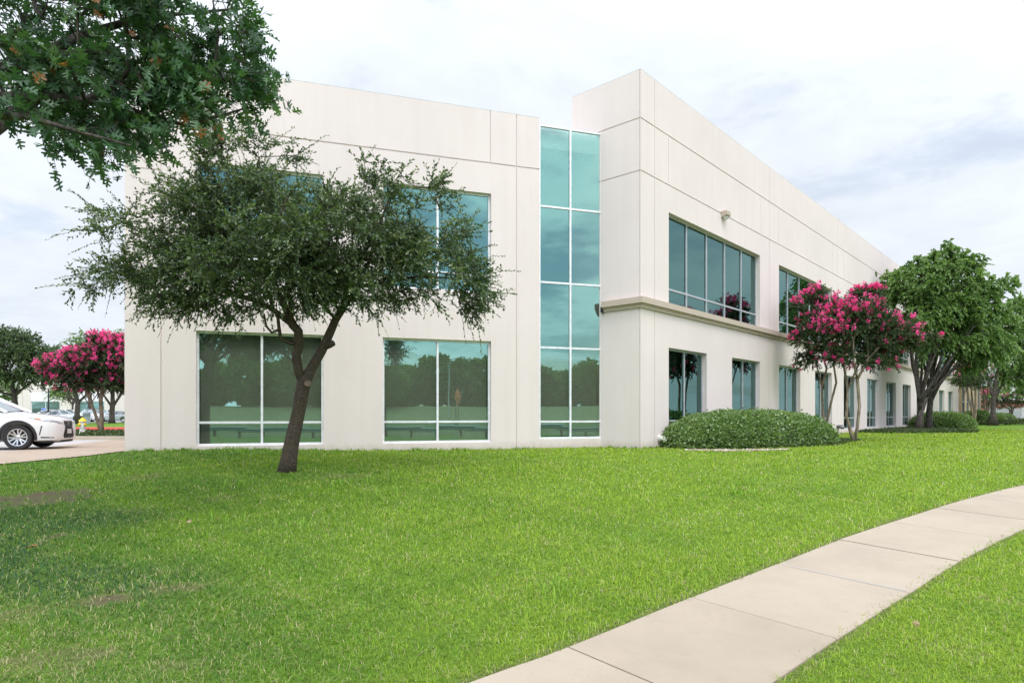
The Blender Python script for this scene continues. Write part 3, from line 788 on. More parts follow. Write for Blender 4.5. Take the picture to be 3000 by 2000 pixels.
class Tree:
    def __init__(s, base, paths, tips, rt=0.006, rexp=0.46, seg=0.3, up=0.0, jit=0.06, pen=0.35):
        """base: (x,y,z) of the trunk foot; paths: hand-laid limbs as lists of (point, radius), the first point of
        every limb after the first is snapped to the nearest node; tips: (n,3) twig ends reached by growing branches"""
        s.pos, s.par, s.minr, s.plen = [], [], [], []
        rng = np.random.default_rng(len(tips) + 5)
        for k, path in enumerate(paths):
            pts = [Vector(p) for p, _ in path]; rad = [r for _, r in path]
            if k == 0: prev = s.add(pts[0], -1, rad[0]); st = 1
            else:
                prev = s.near(pts[0]); st = 1
            a, ra = (pts[0] if k == 0 else Vector(s.pos[prev])), rad[0]
            for p, r in zip(pts[st:], rad[st:]):
                nn = max(1, int((p - a).length / seg))
                for i in range(1, nn + 1):
                    f = i / nn; q = a.lerp(p, f)
                    prev = s.add(q, prev, ra + (r - ra) * f)
                a, ra = p, r
        b0 = len(s.pos)
        tips = np.asarray(tips); anchor = np.array(s.pos[b0 - 1]) if len(paths) == 1 else np.mean(np.array(s.pos), axis=0)
        order = np.argsort(np.linalg.norm(tips - anchor, axis=1))
        P_ = np.zeros((b0 + len(tips) * 14, 3)); L_ = np.zeros(len(P_)); n = b0
        P_[:b0] = s.pos; L_[:b0] = s.plen
        zmin = P_[:b0, 2].min()
        first_ok = np.ones(b0, bool)
        trunk_h = zmin + 0.45 * (P_[:b0, 2].max() - zmin)
        s.tipnode = []
        for ti in order:
            t = tips[ti]
            d = np.linalg.norm(P_[:n] - t, axis=1)
            c = d + pen * L_[:n] + 0.6 * np.maximum(0, P_[:n, 2] - t[2] - 0.1)
            c[:b0][P_[:b0, 2] < trunk_h] += 1e3
            j = int(np.argmin(c)); p0 = Vector(P_[j]); p1 = Vector(t); dist = (p1 - p0).length
            pj = s.par[j]; dr = (p0 - Vector(s.pos[pj])).normalized() if pj >= 0 else Vector((0, 0, 1))
            ctl = p0 + dr * dist * 0.35 + Vector((0, 0, up * dist))
            nn = min(12, max(1, int(dist / seg))); prev = j
            for i in range(1, nn + 1):
                f = i / nn; q = p0 * (1 - f) ** 2 + ctl * 2 * f * (1 - f) + p1 * f * f
                if i < nn: q = q + Vector(rng.normal(0, jit * min(dist, 0.8), 3))
                prev = s.add(q, prev, 0.0)
                if n < len(P_): P_[n] = q; L_[n] = s.plen[prev]; n += 1
            s.tipnode.append(prev)
        N_ = len(s.pos); cnt = np.zeros(N_)
        for t in s.tipnode: cnt[t] += 1
        s.kids = [[] for _ in range(N_)]
        for i in range(N_ - 1, 0, -1):
            if s.par[i] >= 0: cnt[s.par[i]] += cnt[i]; s.kids[s.par[i]].append(i)
        s.r = np.maximum(np.array(s.minr), rt * np.maximum(cnt, 0.6) ** rexp)
        for i in range(1, N_):                      # a branch is never thicker than what carries it
            if s.par[i] >= 0 and s.minr[i] == 0: s.r[i] = min(s.r[i], 0.92 * s.r[s.par[i]])
        s.tip_pos = np.array([s.pos[t] for t in s.tipnode])
        s.tip_dir = unit(np.array([np.array(s.pos[t]) - np.array(s.pos[s.par[t]]) for t in s.tipnode]))
    def add(s, p, par, r):
        s.pos.append(tuple(p)); s.par.append(par); s.minr.append(r)
        s.plen.append(0 if par < 0 else s.plen[par] + (Vector(p) - Vector(s.pos[par])).length)
        return len(s.pos) - 1
    def near(s, p):
        a = np.array(s.pos); return int(np.argmin(np.linalg.norm(a - np.array(tuple(p)), axis=1)))
    def wood(s, mb, flare=0.0):
        stack = [(0, None)]; z0 = s.pos[0][2]
        while stack:
            st, pre = stack.pop()
            ch = [pre, st] if pre is not None else [st]
            cur = st
            while s.kids[cur]:
                ks = sorted(s.kids[cur], key=lambda k: -s.r[k])
                for k in ks[1:]: stack.append((k, cur))
                cur = ks[0]; ch.append(cur)
            if len(ch) < 2: continue
            rr = [s.r[i] for i in ch]
            if pre is not None: rr[0] = min(rr[0], rr[1] * 1.15)
            if flare and pre is None: rr = [r * (1 + flare * math.exp(-(s.pos[i][2] - z0) / 0.22)) for r, i in zip(rr, ch)]
            m = max(rr); n = 14 if m > .1 else 8 if m > .04 else 5 if m > .012 else 3
            mb.tube([s.pos[i] for i in ch], rr, n, cap=(m > 0.02))

def blob_points(clumps, rng, lump=0.0, per=9):
    """clumps: (centre, (rx, ry, rz), n): points filling ellipsoids, denser towards the shell"""
    out = []
    for c, r, n in clumps:
        m = max(1, int(n / per)) if lump else n
        v = unit(rng.normal(size=(m, 3))); q = rng.random(m) ** 0.45
        a = np.array(c) + v * q[:, None] * np.array(r)
        if lump:
            a = np.repeat(a, per, 0) + np.repeat(v * np.array(r) * .12, per, 0); a = a + unit(rng.normal(size=a.shape)) * lump * rng.random((len(a), 1)) ** .5
        out.append(a)
    return np.concatenate(out)

def shoots(tips, dirs, n_per, K, length, droop, size, spread, rng, rnd_bias=None, wide=0.42, twigs=None, centre=None):
    """leafy shoots from every tip; returns (pos, dir, size, rnd)"""
    M_ = len(tips) * n_per
    b = np.repeat(tips, n_per, 0); d = np.repeat(dirs, n_per, 0)
    if centre is not None:
        o = unit(b - np.array(centre)); d = unit(d + 0.7 * o)
    d = unit(d + spread[0] * rng.normal(size=(M_, 3)))
    L = length * (0.5 + 0.9 * rng.random(M_)); dr = droop * (0.3 + 1.2 * rng.random(M_))
    s = (np.arange(K)[None] + rng.random((M_, K))) / K
    p = b[:, None] + d[:, None] * (L[:, None] * s)[..., None]
    p[..., 2] -= (dr * L)[:, None] * s ** 2
    if twigs is not None:
        for i in range(M_):
            if rng.random() < twigs[1]:
                ss = np.linspace(0, 1, 5); q = b[i] + d[i] * (L[i] * ss)[:, None]; q[:, 2] -= dr[i] * L[i] * ss ** 2
                twigs[0].tube([tuple(x) for x in q], [0.0045, 0.004, 0.0032, 0.0024, 0.0014], 3, cap=False)
    t = d[:, None] - np.array([0, 0, 1.0]) * (2 * dr[:, None] * s)[..., None]
    ld = unit(t + spread[1] * unit(rng.normal(size=(M_, K, 3))))
    sz = size * (0.65 + 0.6 * rng.random((M_, K)))
    rb = np.clip(rng.normal(0.42, 0.13, len(tips)), 0, 1) if rnd_bias is None else rnd_bias
    rn = np.clip(np.repeat(rb, n_per)[:, None] + rng.normal(0, 0.14, (M_, K)) + 0.18 * (s - 0.5), 0, 0.999)
    return p.reshape(-1, 3), ld.reshape(-1, 3), sz.ravel(), rn.ravel()

LEAF4 = (np.array([(0, 0, 0), (0.5, 0.25, 0.05), (1, 0, -0.03), (0.5, -0.25, 0.05)]), [np.array([(0, 2, 1), (0, 3, 2)])])
LEAFW = (np.array([(0, 0, 0), (0.40, 0.36, 0.07), (1, 0, -0.08), (0.40, -0.36, 0.07)]), [np.array([(0, 2, 1), (0, 3, 2)])])
_h = [(.18, .02), (.21, .20), (.29, .17), (.33, .06), (.40, .38), (.52, .44), (.51, .09), (.60, .07), (.70, .33), (.82, .30), (.77, .07), (.90, .10)]
_lv = [(0, 0, 0)] + [(x, y, 0.25 * y) for x, y in _h] + [(1, 0, -.05)] + [(x, -y, 0.25 * y) for x, y in _h]
LOBED = (np.array(_lv, float), [np.array([list(range(13, -1, -1))]), np.array([[0] + list(range(14, 26)) + [13]])])

def leaves(name, parent, p, d, sz, rn, template, material, rng, upbias=0.8, base=(0, 0, 0)):
    tv, tf = template; n, k = len(p), len(tv)
    up = unit(np.array([0, 0, upbias]) + rng.normal(size=(n, 3)) * 0.75)
    side = unit(np.cross(up, d)); nor = np.cross(d, side)
    V = (p - np.array(base))[:, None] + sz[:, None, None] * (tv[None, :, 0:1] * d[:, None] + tv[None, :, 1:2] * side[:, None] + tv[None, :, 2:3] * nor[:, None])
    off = (np.arange(n) * k)[:, None, None]
    F = [(f[None] + off).reshape(-1, f.shape[1]) for f in tf]
    return np_mesh(name, V.reshape(-1, 3), F, material, parent, {'rnd': np.repeat(rn, k)})

def shift(mb, base):
    bx, by, bz = base; mb.v = [(x - bx, y - by, z - bz) for x, y, z in mb.v]; return mb

# --- the leaning live oak in front of the left wing
def build_live_oak():
    rng = np.random.default_rng(3); Y0 = 13.05
    f = P(838, 1384, Y0); base = (f.x, f.y, gz(f.x, f.y))
    def q(px, py, dy=0.0): return tuple(P(px, py, Y0 + dy))
    paths = [
        [((base[0], base[1], base[2] - 0.08), 0.172), (q(856, 1290), 0.144), (q(876, 1200), 0.130), (q(890, 1120), 0.139), (q(912, 1080, .03), 0.099), (q(943, 1027, .06), 0.091), (q(966, 976, .08), 0.086), (q(984, 935, .1), 0.077), (q(1010, 895, .15), 0.066)],
        [(q(886, 1120), 0.101), (q(874, 1085, -.05), 0.094), (q(868, 1045, -.08), 0.084), (q(876, 1010, -.1), 0.082), (q(874, 970, -.12), 0.079), (q(858, 952, -.14), 0.066), (q(823, 925, -.1), 0.059), (q(790, 900, 0), 0.054), (q(735, 876, .2), 0.047), (q(680, 862, .3), 0.040), (q(600, 838, .5), 0.032), (q(515, 826, .6), 0.024)],
        [(q(872, 1015, -.1), 0.049), (q(845, 1003, -.2), 0.044), (q(822, 990, -.25), 0.040), (q(818, 965, -.3), 0.037), (q(814, 930, -.35), 0.034), (q(795, 890, -.5), 0.029), (q(770, 800, -.8), 0.022)],
        [(q(818, 972, -.3), 0.030), (q(796, 974, -.32), 0.027), (q(780, 955, -.35), 0.024), (q(774, 920, -.4), 0.018)],
        [(q(1010, 895, .15), 0.055), (q(1040, 840, .1), 0.049), (q(1080, 770, -.1), 0.039), (q(1110, 660, -.2), 0.029), (q(1150, 560, -.2), 0.017)],
        [(q(1005, 900, .15), 0.050), (q(1000, 820, .5), 0.044), (q(985, 720, .9), 0.034), (q(1010, 600, 1.1), 0.022)],
        [(q(1030, 865, .1), 0.042), (q(1120, 830, .2), 0.035), (q(1220, 810, .1), 0.027), (q(1330, 815, -.1), 0.018)],
        [(q(850, 945, -.12), 0.047), (q(800, 820, .2), 0.040), (q(720, 690, .3), 0.032), (q(735, 560, .3), 0.022), (q(760, 460, .3), 0.013)],
        [(q(845, 945, -.12), 0.040), (q(840, 820, -.5), 0.035), (q(800, 680, -.9), 0.027), (q(850, 560, -.9), 0.017)],
        [(q(680, 862, .3), 0.030), (q(580, 750, .0), 0.025), (q(480, 680, -.2), 0.017)],
    ]
    k = 3000 / 2352.0
    spec = [  # display x, y, rx, ry, depth offset, depth radius, weight
        (430, 520, 120, 95, .1, 1.5, 150), (360, 610, 125, 75, 0, 1.6, 150), (560, 430, 130, 80, .2, 1.7, 150), (545, 350, 95, 40, .1, 1.1, 62),
        (650, 560, 140, 100, -.3, 2.1, 190), (770, 570, 130, 100, -.2, 2.1, 190), (880, 510, 105, 90, .1, 1.8, 130), (855, 425, 75, 38, .2, 1.1, 42),
        (965, 440, 70, 34, .3, 1.0, 34), (1000, 585, 110, 80, .1, 1.6, 125), (1065, 650, 70, 55, .2, 1.2, 52), (265, 620, 72, 48, .1, 1.0, 44),
        (235, 520, 60, 52, .2, .9, 26), (215, 660, 70, 28, 0, .8, 22), (520, 640, 160, 45, -.4, 1.7, 130), (690, 670, 120, 45, -.5, 1.6, 105), (880, 660, 150, 50, -.2, 1.7, 120),
        (1040, 690, 80, 28, .1, 1.2, 42), (420, 690, 110, 34, .1, 1.1, 58), (545, 705, 90, 34, .2, .9, 40), (650, 330, 50, 22, .2, .6, 14), (470, 420, 60, 50, .1, 1.0, 40), (700, 460, 80, 60, .2, 1.4, 62), (330, 690, 60, 22, .1, .7, 18),
        (660, 610, 300, 84, -.1, 1.2, 470), (620, 530, 230, 110, .2, 1.5, 450), (900, 590, 150, 80, .1, 1.4, 200)]
    cl = []
    for dx, dy, rx, ry, do, dr, n in spec:
        c = P(dx * k, dy * k, Y0 + do); s_ = k / FPX * Y0
        rx, ry = max(rx - 20, 12), max(ry - 22, 8); cl.append(((c.x, c.y, c.z), (rx * s_, dr * .85, ry * s_), int(n * .82)))
    tips = blob_points(cl, rng, .32, 10)
    tips = tips[tips[:, 1] < Y0 + 3.0]
    t = Tree(base, paths, tips, 0.0030, 0.47, 0.28, -0.02, 0.05, 0.22)
    o = empty('live_oak_tree', base, 0, 'dark small-leaved oak with a forked leaning trunk on the lawn, before the big paned windows', 'tree')
    mb = MB(); t.wood(mb, 0.15)
    # pruned stub on the right limb
    a = Vector(q(955, 1012, .06)); mb.tube([a, a + Vector((.10, -.03, .02)), a + Vector((.17, -.05, .05))], [.085, .07, .062], 10)
    c = np.array(D(640, 600, Y0)); c[2] -= 0.5
    p, d, s_, r = shoots(t.tip_pos, t.tip_dir, 3, 16, 0.37, 0.16, 0.074, (0.9, 0.9), rng, None, twigs=(mb, 0.35), centre=c)
    # loose sprays that stick out past the outline
    edge = np.linalg.norm((t.tip_pos - c) * np.array([1, 1.2, 1.5]), axis=1); sel = edge > np.quantile(edge, 0.55)
    sel &= (rng.random(len(sel)) < 0.30)
    p2, d2, s2, r2 = shoots(t.tip_pos[sel], t.tip_dir[sel], 2, 22, 0.66, 0.24, 0.062, (0.40, 0.65), rng, np.clip(rng.normal(.66, .12, sel.sum()), 0, 1), twigs=(mb, 0.9), centre=c)
    lowsel = (t.tip_pos[:, 2] < np.quantile(t.tip_pos[:, 2], 0.15)) & (rng.random(len(sel)) < 0.12)
    p3, d3, s3, r3 = shoots(t.tip_pos[lowsel], t.tip_dir[lowsel] * 0.5, 1, 20, 0.45, 0.9, 0.060, (0.35, 0.6), rng, None, twigs=(mb, 0.9), centre=c)
    bk = shift(mb, base).build('trunk', M['bark'], o, True, 180)
    sc = MB(); a = Vector(q(907, 1124)); sc.lathe([(0.0, -.152), (.036, -.152), (.052, -.16), (.062, -.15), (.064, -.10)], a, 'y', 16)
    shift(sc, base).build('pruning_scar', plain('cut_wood', (0.22, 0.15, 0.11), 0.9), bk, True)
    leaves('crown', o, np.concatenate([p, p2, p3]), np.concatenate([d, d2, d3]), np.concatenate([s_, s2, s3]), np.concatenate([r, r2, r3]), LEAF4, M['liveleaf'], rng, 0.8, base)
build_live_oak()

# --- the big-leaved oak whose crown hangs into the picture from the left
def build_red_oak():
    rng = np.random.default_rng(5); bx, by = -6.35, 6.1
    base = (bx, by, gz(bx, by)); k = 3000 / 2352.0
    def q(dx, dy, Y): return tuple(D(dx, dy, Y))
    top = (bx + .25, by + .2, 2.1)
    paths = [[((bx, by, base[2] - .1), .30), ((bx + .05, by, 0.2), .25), (top, .21), ((bx + .3, by + .3, 4.2), .15), ((bx + .2, by + .6, 6.6), .07)],
             [(top, .12), (q(-60, 190, 6.5), .085), (q(100, 125, 6.7), .060), (q(190, 80, 7.0), .045), (q(330, 40, 7.2), .026), (q(560, 20, 7.4), .012)],
             [(top, .12), (q(-90, 225, 6.3), .070), (q(120, 225, 6.5), .048), (q(270, 245, 6.6), .032), (q(430, 290, 6.8), .020), (q(560, 250, 7.0), .010)],
             [(top, .10), (q(-80, 262, 6.0), .052), (q(60, 268, 6.0), .030), (q(170, 300, 6.0), .018), (q(300, 335, 6.1), .010)],
             [(top, .12), (bx - 1.6, by + .5, 4.0) and ((bx - 1.6, by + .5, 4.2), .08), ((bx - 3.2, by + .6, 5.0), .03)],
             [(top, .12), ((bx - .2, by - 1.6, 4.3), .08), ((bx - .4, by - 3.2, 5.0), .03)],
             [(top, .11), ((bx + .3, by + 2.2, 4.2), .07), ((bx + .5, by + 3.6, 5.2), .03)]]
    spec = [(120, 90, 190, 90, 6.8, 1.1, 150), (340, 110, 150, 90, 6.9, 1.1, 130), (480, 110, 85, 85, 7.0, .8, 70), (570, 45, 45, 45, 7.1, .5, 26), (600, 130, 42, 52, 7.0, .5, 30),
            (570, 205, 70, 45, 6.9, .6, 44), (400, 225, 130, 55, 6.7, .9, 95), (200, 235, 170, 55, 6.6, 1.0, 120), (60, 200, 110, 70, 6.5, 1.0, 80), (120, 300, 110, 30, 6.3, .7, 44),
            (290, 310, 90, 36, 6.4, .7, 44), (140, 335, 100, 58, 6.1, .5, 40), (230, 370, 90, 52, 6.2, .4, 26), (340, 345, 60, 24, 6.3, .5, 18), (210, 348, 60, 18, 6.2, .4, 16), (620, 220, 24, 18, 7.0, .3, 8), (480, 260, 70, 26, 6.8, .4, 22), (250, 30, 260, 40, 6.9, 1.2, 110)]
    cl = []
    for dx, dy, rx, ry, Y, dr, n in spec:
        c = D(dx, dy, Y); s_ = k / FPX * Y; rx, ry = max(rx - 46, 8), max(ry - 40, 6); cl.append(((c.x - (46 if dx > 300 else 20) * s_, c.y, c.z + (30 if dy > 180 else 22) * s_), (rx * s_, dr, ry * s_), int(n * .56)))
    # the rest of the crown, outside the picture, thickened to shade the lawn
    cl += [((bx - 1.5, by + .6, 5.8), (2.6, 2.6, 2.2), 300), ((bx + .2, by + .4, 7.6), (2.7, 2.6, 1.6), 360), ((bx - .8, by - 2.2, 5.2), (2.2, 1.8, 1.6), 220), ((bx + 1.6, by + .6, 6.6), (2.2, 2.2, 1.3), 300)]
    tips = blob_points(cl, rng, .22, 6)
    px = tips[:, 0] / np.maximum(tips[:, 1], .1) * FPX + CX; py = HY - tips[:, 2] / np.maximum(tips[:, 1], .1) * FPX
    vis = (tips[:, 1] > .5) & (px > -40) & (px < 3100) & (py > -40)
    kd = 2352 / 3000.0; lim = np.interp(px * kd, [-100, 0, 60, 100, 150, 215, 260, 300, 350, 430, 500, 560, 620, 660], [262, 270, 295, 322, 345, 362, 345, 358, 335, 300, 285, 278, 262, 240]) - 34
    low = (tips[:, 1] > .5) & (px > -300) & (px < 3100) & ((py * kd > lim) | (px * kd > 596))
    keep = ~vis.copy(); n_in = sum(max(1, int(int(s_[-1] * .56) / 6)) * 6 for s_ in spec); keep[:n_in] = True; keep &= ~low
    tips = tips[keep]
    t = Tree(base, paths, tips, 0.0042, 0.47, 0.3, 0.0, 0.05, 0.25)
    o = empty('red_oak_tree', base, 0, 'oak with large lobed leaves, its branches reaching in from the top left of the photo', 'tree')
    mb = MB(); t.wood(mb, 0.35)
    p, d, s_, r = shoots(t.tip_pos, t.tip_dir, 2, 5, 0.32, 0.35, 0.140, (0.5, 0.9), rng, np.clip(rng.normal(.42, .14, len(t.tip_pos)), 0, .85), twigs=(mb, .8), centre=(bx + 1.0, by + .5, 4.2))
    r = np.minimum(r, 0.92); hot = rng.random(len(r)) < 0.008; r[hot] = 0.96 + 0.04 * rng.random(hot.sum())
    shift(mb, base).build('trunk', M['bark2'], o, True, 180)
    leaves('crown', o, p, d, s_, r, LOBED, M['redleaf'], rng, 0.55, base)
build_red_oak()

def general_tree(name, label, foot, paths, clumps, leafmat, barkmat, rng_seed, leaf=0.09, n_per=2, K=14, length=0.45, droop=.25, template=LEAFW, rt=.007, group=None, spread=(.6, .8), flower=None, flare=.25, seg=.35, tw=0.0, cat='tree', pen=.3, up=0.03, fsel=None, lump=0.0, fz=1.0, ub=.8):
    rng = np.random.default_rng(rng_seed)
    base = tuple(foot)
    tips = blob_points(clumps, rng, lump)
    t = Tree(base, paths, tips, rt, 0.47, seg, up, .05, pen)
    o = empty(name, base, 0, label, cat, group)
    mb = MB(); t.wood(mb, flare)
    c = tips.mean(axis=0); c[2] -= 0.8
    p, d, s_, r = shoots(t.tip_pos, t.tip_dir, n_per, K, length, droop, leaf, spread, rng, None, centre=c, twigs=(mb, tw) if tw else None)
    shift(mb, base).build('trunk', barkmat, o, True, 180)
    leaves('crown', o, p, d, s_, r, template, leafmat, rng, ub, base)
    if flower:
        n_, rad, size, frac = flower
        h = (t.tip_pos - t.tip_pos.mean(axis=0)) / (t.tip_pos.std(axis=0) + 1e-6)
        sc = fz * h[:, 2] + 0.55 * np.linalg.norm(h, axis=1) + rng.normal(0, .75, len(h))
        if fsel is not None: sc = sc + fsel(t.tip_pos)
        sel = sc > np.quantile(sc, 1 - frac)
        b = t.tip_pos[sel] + unit(t.tip_pos[sel] - c) * length * .85
        m_ = len(b); rr = rad * (.55 + .8 * rng.random(m_))
        v = unit(rng.normal(size=(m_, n_, 3))) * (rng.random((m_, n_, 1)) ** .4) * rr[:, None, None] * np.array([.8, .8, 1.15])
        pp = (b[:, None] + v).reshape(-1, 3); dd = unit(rng.normal(size=pp.shape))
        rn = np.clip(np.repeat(rng.normal(.5, .16, m_), n_) + rng.normal(0, .16, len(pp)), 0, .999)
        leaves('blossom', o, pp, dd, size * (.6 + .8 * rng.random(len(pp))), rn, LEAFW, M['blossom'], rng, .2, base)
    return o

def clump_px(specs, Y0, mult=1.0):
    out = []
    for px, py, rx, ry, do, dr, n in specs:
        c = P(px, py, Y0 + do); s_ = (Y0 + do) / FPX
        out.append(((c.x, c.y, c.z), (rx * s_, dr, ry * s_), int(n * mult)))
    return out
def inset(specs, d): return [(a, b, max(rx - d, 6), max(ry - d, 5), do, dr * .8, n) for a, b, rx, ry, do, dr, n in specs]
def foot_px(px, Y):
    x = (px - CX) / FPX * Y; return (x, Y, gz(x, Y))
def limbs(foot, Y0, lists):
    """limb polylines in photo pixels: (px, py, depth offset, radius)"""
    out = []
    for i, L in enumerate(lists):
        pts = [(tuple(P(px, py, Y0 + do)), r) for px, py, do, r in L]
        if i == 0: pts = [((foot[0], foot[1], foot[2] - .05), L[0][3])] + pts[1:]
        out.append(pts)
    return out

# --- crepe myrtles by the right wing
f = foot_px(2502, 25.3)
general_tree('crepe_myrtle', 'pink-flowering crepe myrtle with two pale stems, at the grass edge beside the big rounded hedge', f,
    limbs(f, 25.3, [[(2496, 1296, 0, .075), (2494, 1270, 0, .07), (2480, 1220, 0, .06), (2484, 1140, .1, .05), (2470, 1060, .2, .04), (2450, 990, .3, .03)],
                    [(2498, 1290, 0, .07), (2512, 1250, -.1, .06), (2518, 1190, -.1, .055), (2512, 1110, -.1, .05), (2545, 1050, -.2, .04), (2590, 1000, -.2, .028)],
                    [(2512, 1120, -.1, .05), (2500, 1060, -.4, .04), (2500, 990, -.5, .03)],
                    [(2484, 1140, .1, .045), (2505, 1090, .4, .035), (2530, 1030, .6, .025)]]),
    clump_px(inset([(2520, 920, 100, 62, 0, 1.2, 130), (2600, 970, 100, 60, 0, 1.1, 110), (2480, 960, 80, 60, -.2, 1.1, 100), (2660, 1000, 58, 34, 0, .8, 44), (2540, 865, 65, 28, .1, .7, 42), (2570, 1020, 90, 36, .1, 1.0, 70), (2720, 985, 32, 18, 0, .4, 10), (2465, 1040, 56, 44, -.2, .7, 36), (2455, 950, 60, 60, -.2, .8, 50), (2560, 1055, 100, 36, .1, .9, 60), (2500, 1000, 90, 50, .3, .8, 50)], 20), 25.3, 1.15),
    M['myrtleaf'], M['bark3'], 21, .075, 3, 20, .36, .2, LEAFW, .0032, 'crepe myrtles by the right wing', fz=.55, flower=(26, .095, .068, .48), tw=.15)
f = foot_px(2420, 27.6)
general_tree('crepe_myrtle', 'pink-flowering crepe myrtle with crooked stems rising behind the big rounded hedge', f,
    limbs(f, 27.6, [[(2418, 1270, 0, .065), (2410, 1200, 0, .055), (2408, 1130, 0, .05), (2422, 1080, .1, .045), (2400, 1010, .1, .035), (2380, 950, .2, .025)],
                    [(2416, 1255, 0, .06), (2432, 1190, -.2, .05), (2450, 1120, -.2, .045), (2440, 1050, -.2, .035), (2420, 960, -.3, .025)],
                    [(2408, 1120, 0, .04), (2390, 1060, .3, .03), (2370, 1010, .4, .025)]]),
    clump_px(inset([(2400, 950, 72, 64, 0, 1.1, 105), (2440, 900, 66, 48, .1, 1.0, 66), (2385, 870, 44, 44, 0, .8, 32), (2355, 990, 46, 36, 0, .7, 30), (2345, 900, 28, 50, 0, .6, 16), (2410, 1020, 72, 40, .1, .9, 60), (2370, 1050, 50, 34, .1, .7, 30)], 18), 27.6, 1.15),
    M['myrtleaf'], M['bark3'], 22, .075, 3, 20, .36, .2, LEAFW, .0032, 'crepe myrtles by the right wing', fz=.55, flower=(26, .095, .070, .44), tw=.15)

# --- two tall round-headed trees whose crowns merge
f = foot_px(2690, 40.8)
general_tree('callery_pear_tree', 'tall round-headed green tree with a leaning many-limbed trunk, nearest behind the crepe myrtles', f,
    limbs(f, 40.8, [[(2684, 1262, 0, 0.242), (2697, 1205, 0, 0.182), (2712, 1165, .1, 0.154), (2740, 1120, .2, 0.110), (2790, 1060, .4, 0.072), (2830, 980, .5, 0.044)],
                    [(2700, 1200, 0, 0.143), (2690, 1130, -.1, 0.121), (2684, 1050, -.2, 0.088), (2690, 950, -.3, 0.055), (2680, 850, -.3, 0.033)],
                    [(2705, 1180, 0, 0.132), (2715, 1090, -.3, 0.099), (2735, 1000, -.5, 0.072), (2750, 880, -.5, 0.044), (2760, 780, -.4, 0.022)],
                    [(2690, 1130, -.1, 0.088), (2672, 1070, .2, 0.066), (2665, 1010, .4, 0.044), (2640, 940, .6, 0.028)],
                    [(2712, 1165, .1, 0.121), (2760, 1085, -.6, 0.083), (2800, 1030, -.9, 0.055), (2850, 960, -1.1, 0.033)],
                    [(2715, 1150, .1, 0.110), (2730, 1060, .8, 0.077), (2740, 960, 1.2, 0.050)], [(2708, 1172, 0, .11), (2775, 1095, -0.3, .075), (2865, 1010, -0.5, .032)], [(2712, 1160, 0, .11), (2765, 1075, 0.5, .075), (2820, 960, 0.8, .032)], [(2704, 1180, 0, .11), (2722, 1080, -0.8, .075), (2770, 960, -1.3, .032)], [(2697, 1190, 0, .11), (2700, 1090, 0.3, .075), (2715, 930, 0.5, .032)], [(2694, 1170, 0, .11), (2680, 1090, -0.5, .075), (2655, 900, -0.8, .032)], [(2716, 1150, 0, .11), (2790, 1085, 0.2, .075), (2895, 1030, 0.3, .032)], [(2700, 1185, 0, .11), (2748, 1090, -0.4, .075), (2790, 900, -0.6, .032)]]),
    clump_px(inset([(2745, 790, 80, 62, 0, 2.2, 130), (2660, 850, 82, 72, 0, 2.2, 140), (2790, 880, 110, 100, 0, 2.6, 260), (2690, 930, 100, 60, -.4, 2.3, 150), (2850, 950, 90, 80, 0, 2.3, 170), (2885, 850, 62, 60, .2, 1.9, 90), (2770, 1010, 120, 48, .2, 2.2, 130), (2900, 1010, 58, 56, 0, 1.8, 80), (2620, 830, 48, 44, 0, 1.5, 50), (2750, 745, 40, 30, 0, 1.2, 34), (2830, 780, 60, 40, .2, 1.6, 60), (2860, 1060, 60, 30, 0, 1.4, 40), (2640, 970, 40, 34, .3, 1.2, 30)], 24), 40.8, 1.25),
    M['pearleaf'], M['bark2'], 31, .15, 3, 20, .50, .7, LEAFW, .0042, 'round-headed trees along the right wing', seg=.5, lump=.62, ub=.15)
f = foot_px(2721, 43.0)
general_tree('callery_pear_tree', 'upright dark trunk with its own limbs, just behind the leaning many-limbed tree', f,
    limbs(f, 43.0, [[(2720, 1262, 0, 0.231), (2722, 1210, 0, 0.187), (2728, 1150, 0, 0.149), (2735, 1080, .1, 0.110), (2760, 980, .2, 0.066), (2780, 880, .3, 0.039)],
                    [(2725, 1180, 0, 0.121), (2755, 1110, .3, 0.088), (2800, 1040, .6, 0.055), (2850, 980, .8, 0.033)],
                    [(2728, 1140, 0, 0.099), (2705, 1060, .5, 0.072), (2700, 960, .8, 0.044)], [(2726, 1180, 0, .11), (2765, 1100, -0.3, .075), (2830, 1010, -0.5, .032)], [(2727, 1170, 0, .11), (2745, 1080, 0.4, .075), (2800, 940, 0.6, .032)], [(2725, 1185, 0, .11), (2715, 1090, -0.4, .075), (2735, 950, -0.6, .032)], [(2728, 1160, 0, .11), (2780, 1090, 0.5, .075), (2870, 1010, 0.8, .032)]]),
    clump_px(inset([(2790, 900, 110, 110, 1.0, 2.0, 190), (2870, 950, 70, 80, 1.2, 1.6, 110), (2710, 930, 80, 70, 1.2, 1.6, 90), (2930, 960, 42, 56, 1.2, 1.3, 50)], 24), 43.0, 1.1),
    M['pearleaf'], M['bark2'], 32, .15, 3, 18, .50, .7, LEAFW, .0042, 'round-headed trees along the right wing', seg=.5, lump=.62, ub=.15)
f = foot_px(2908, 60.5)
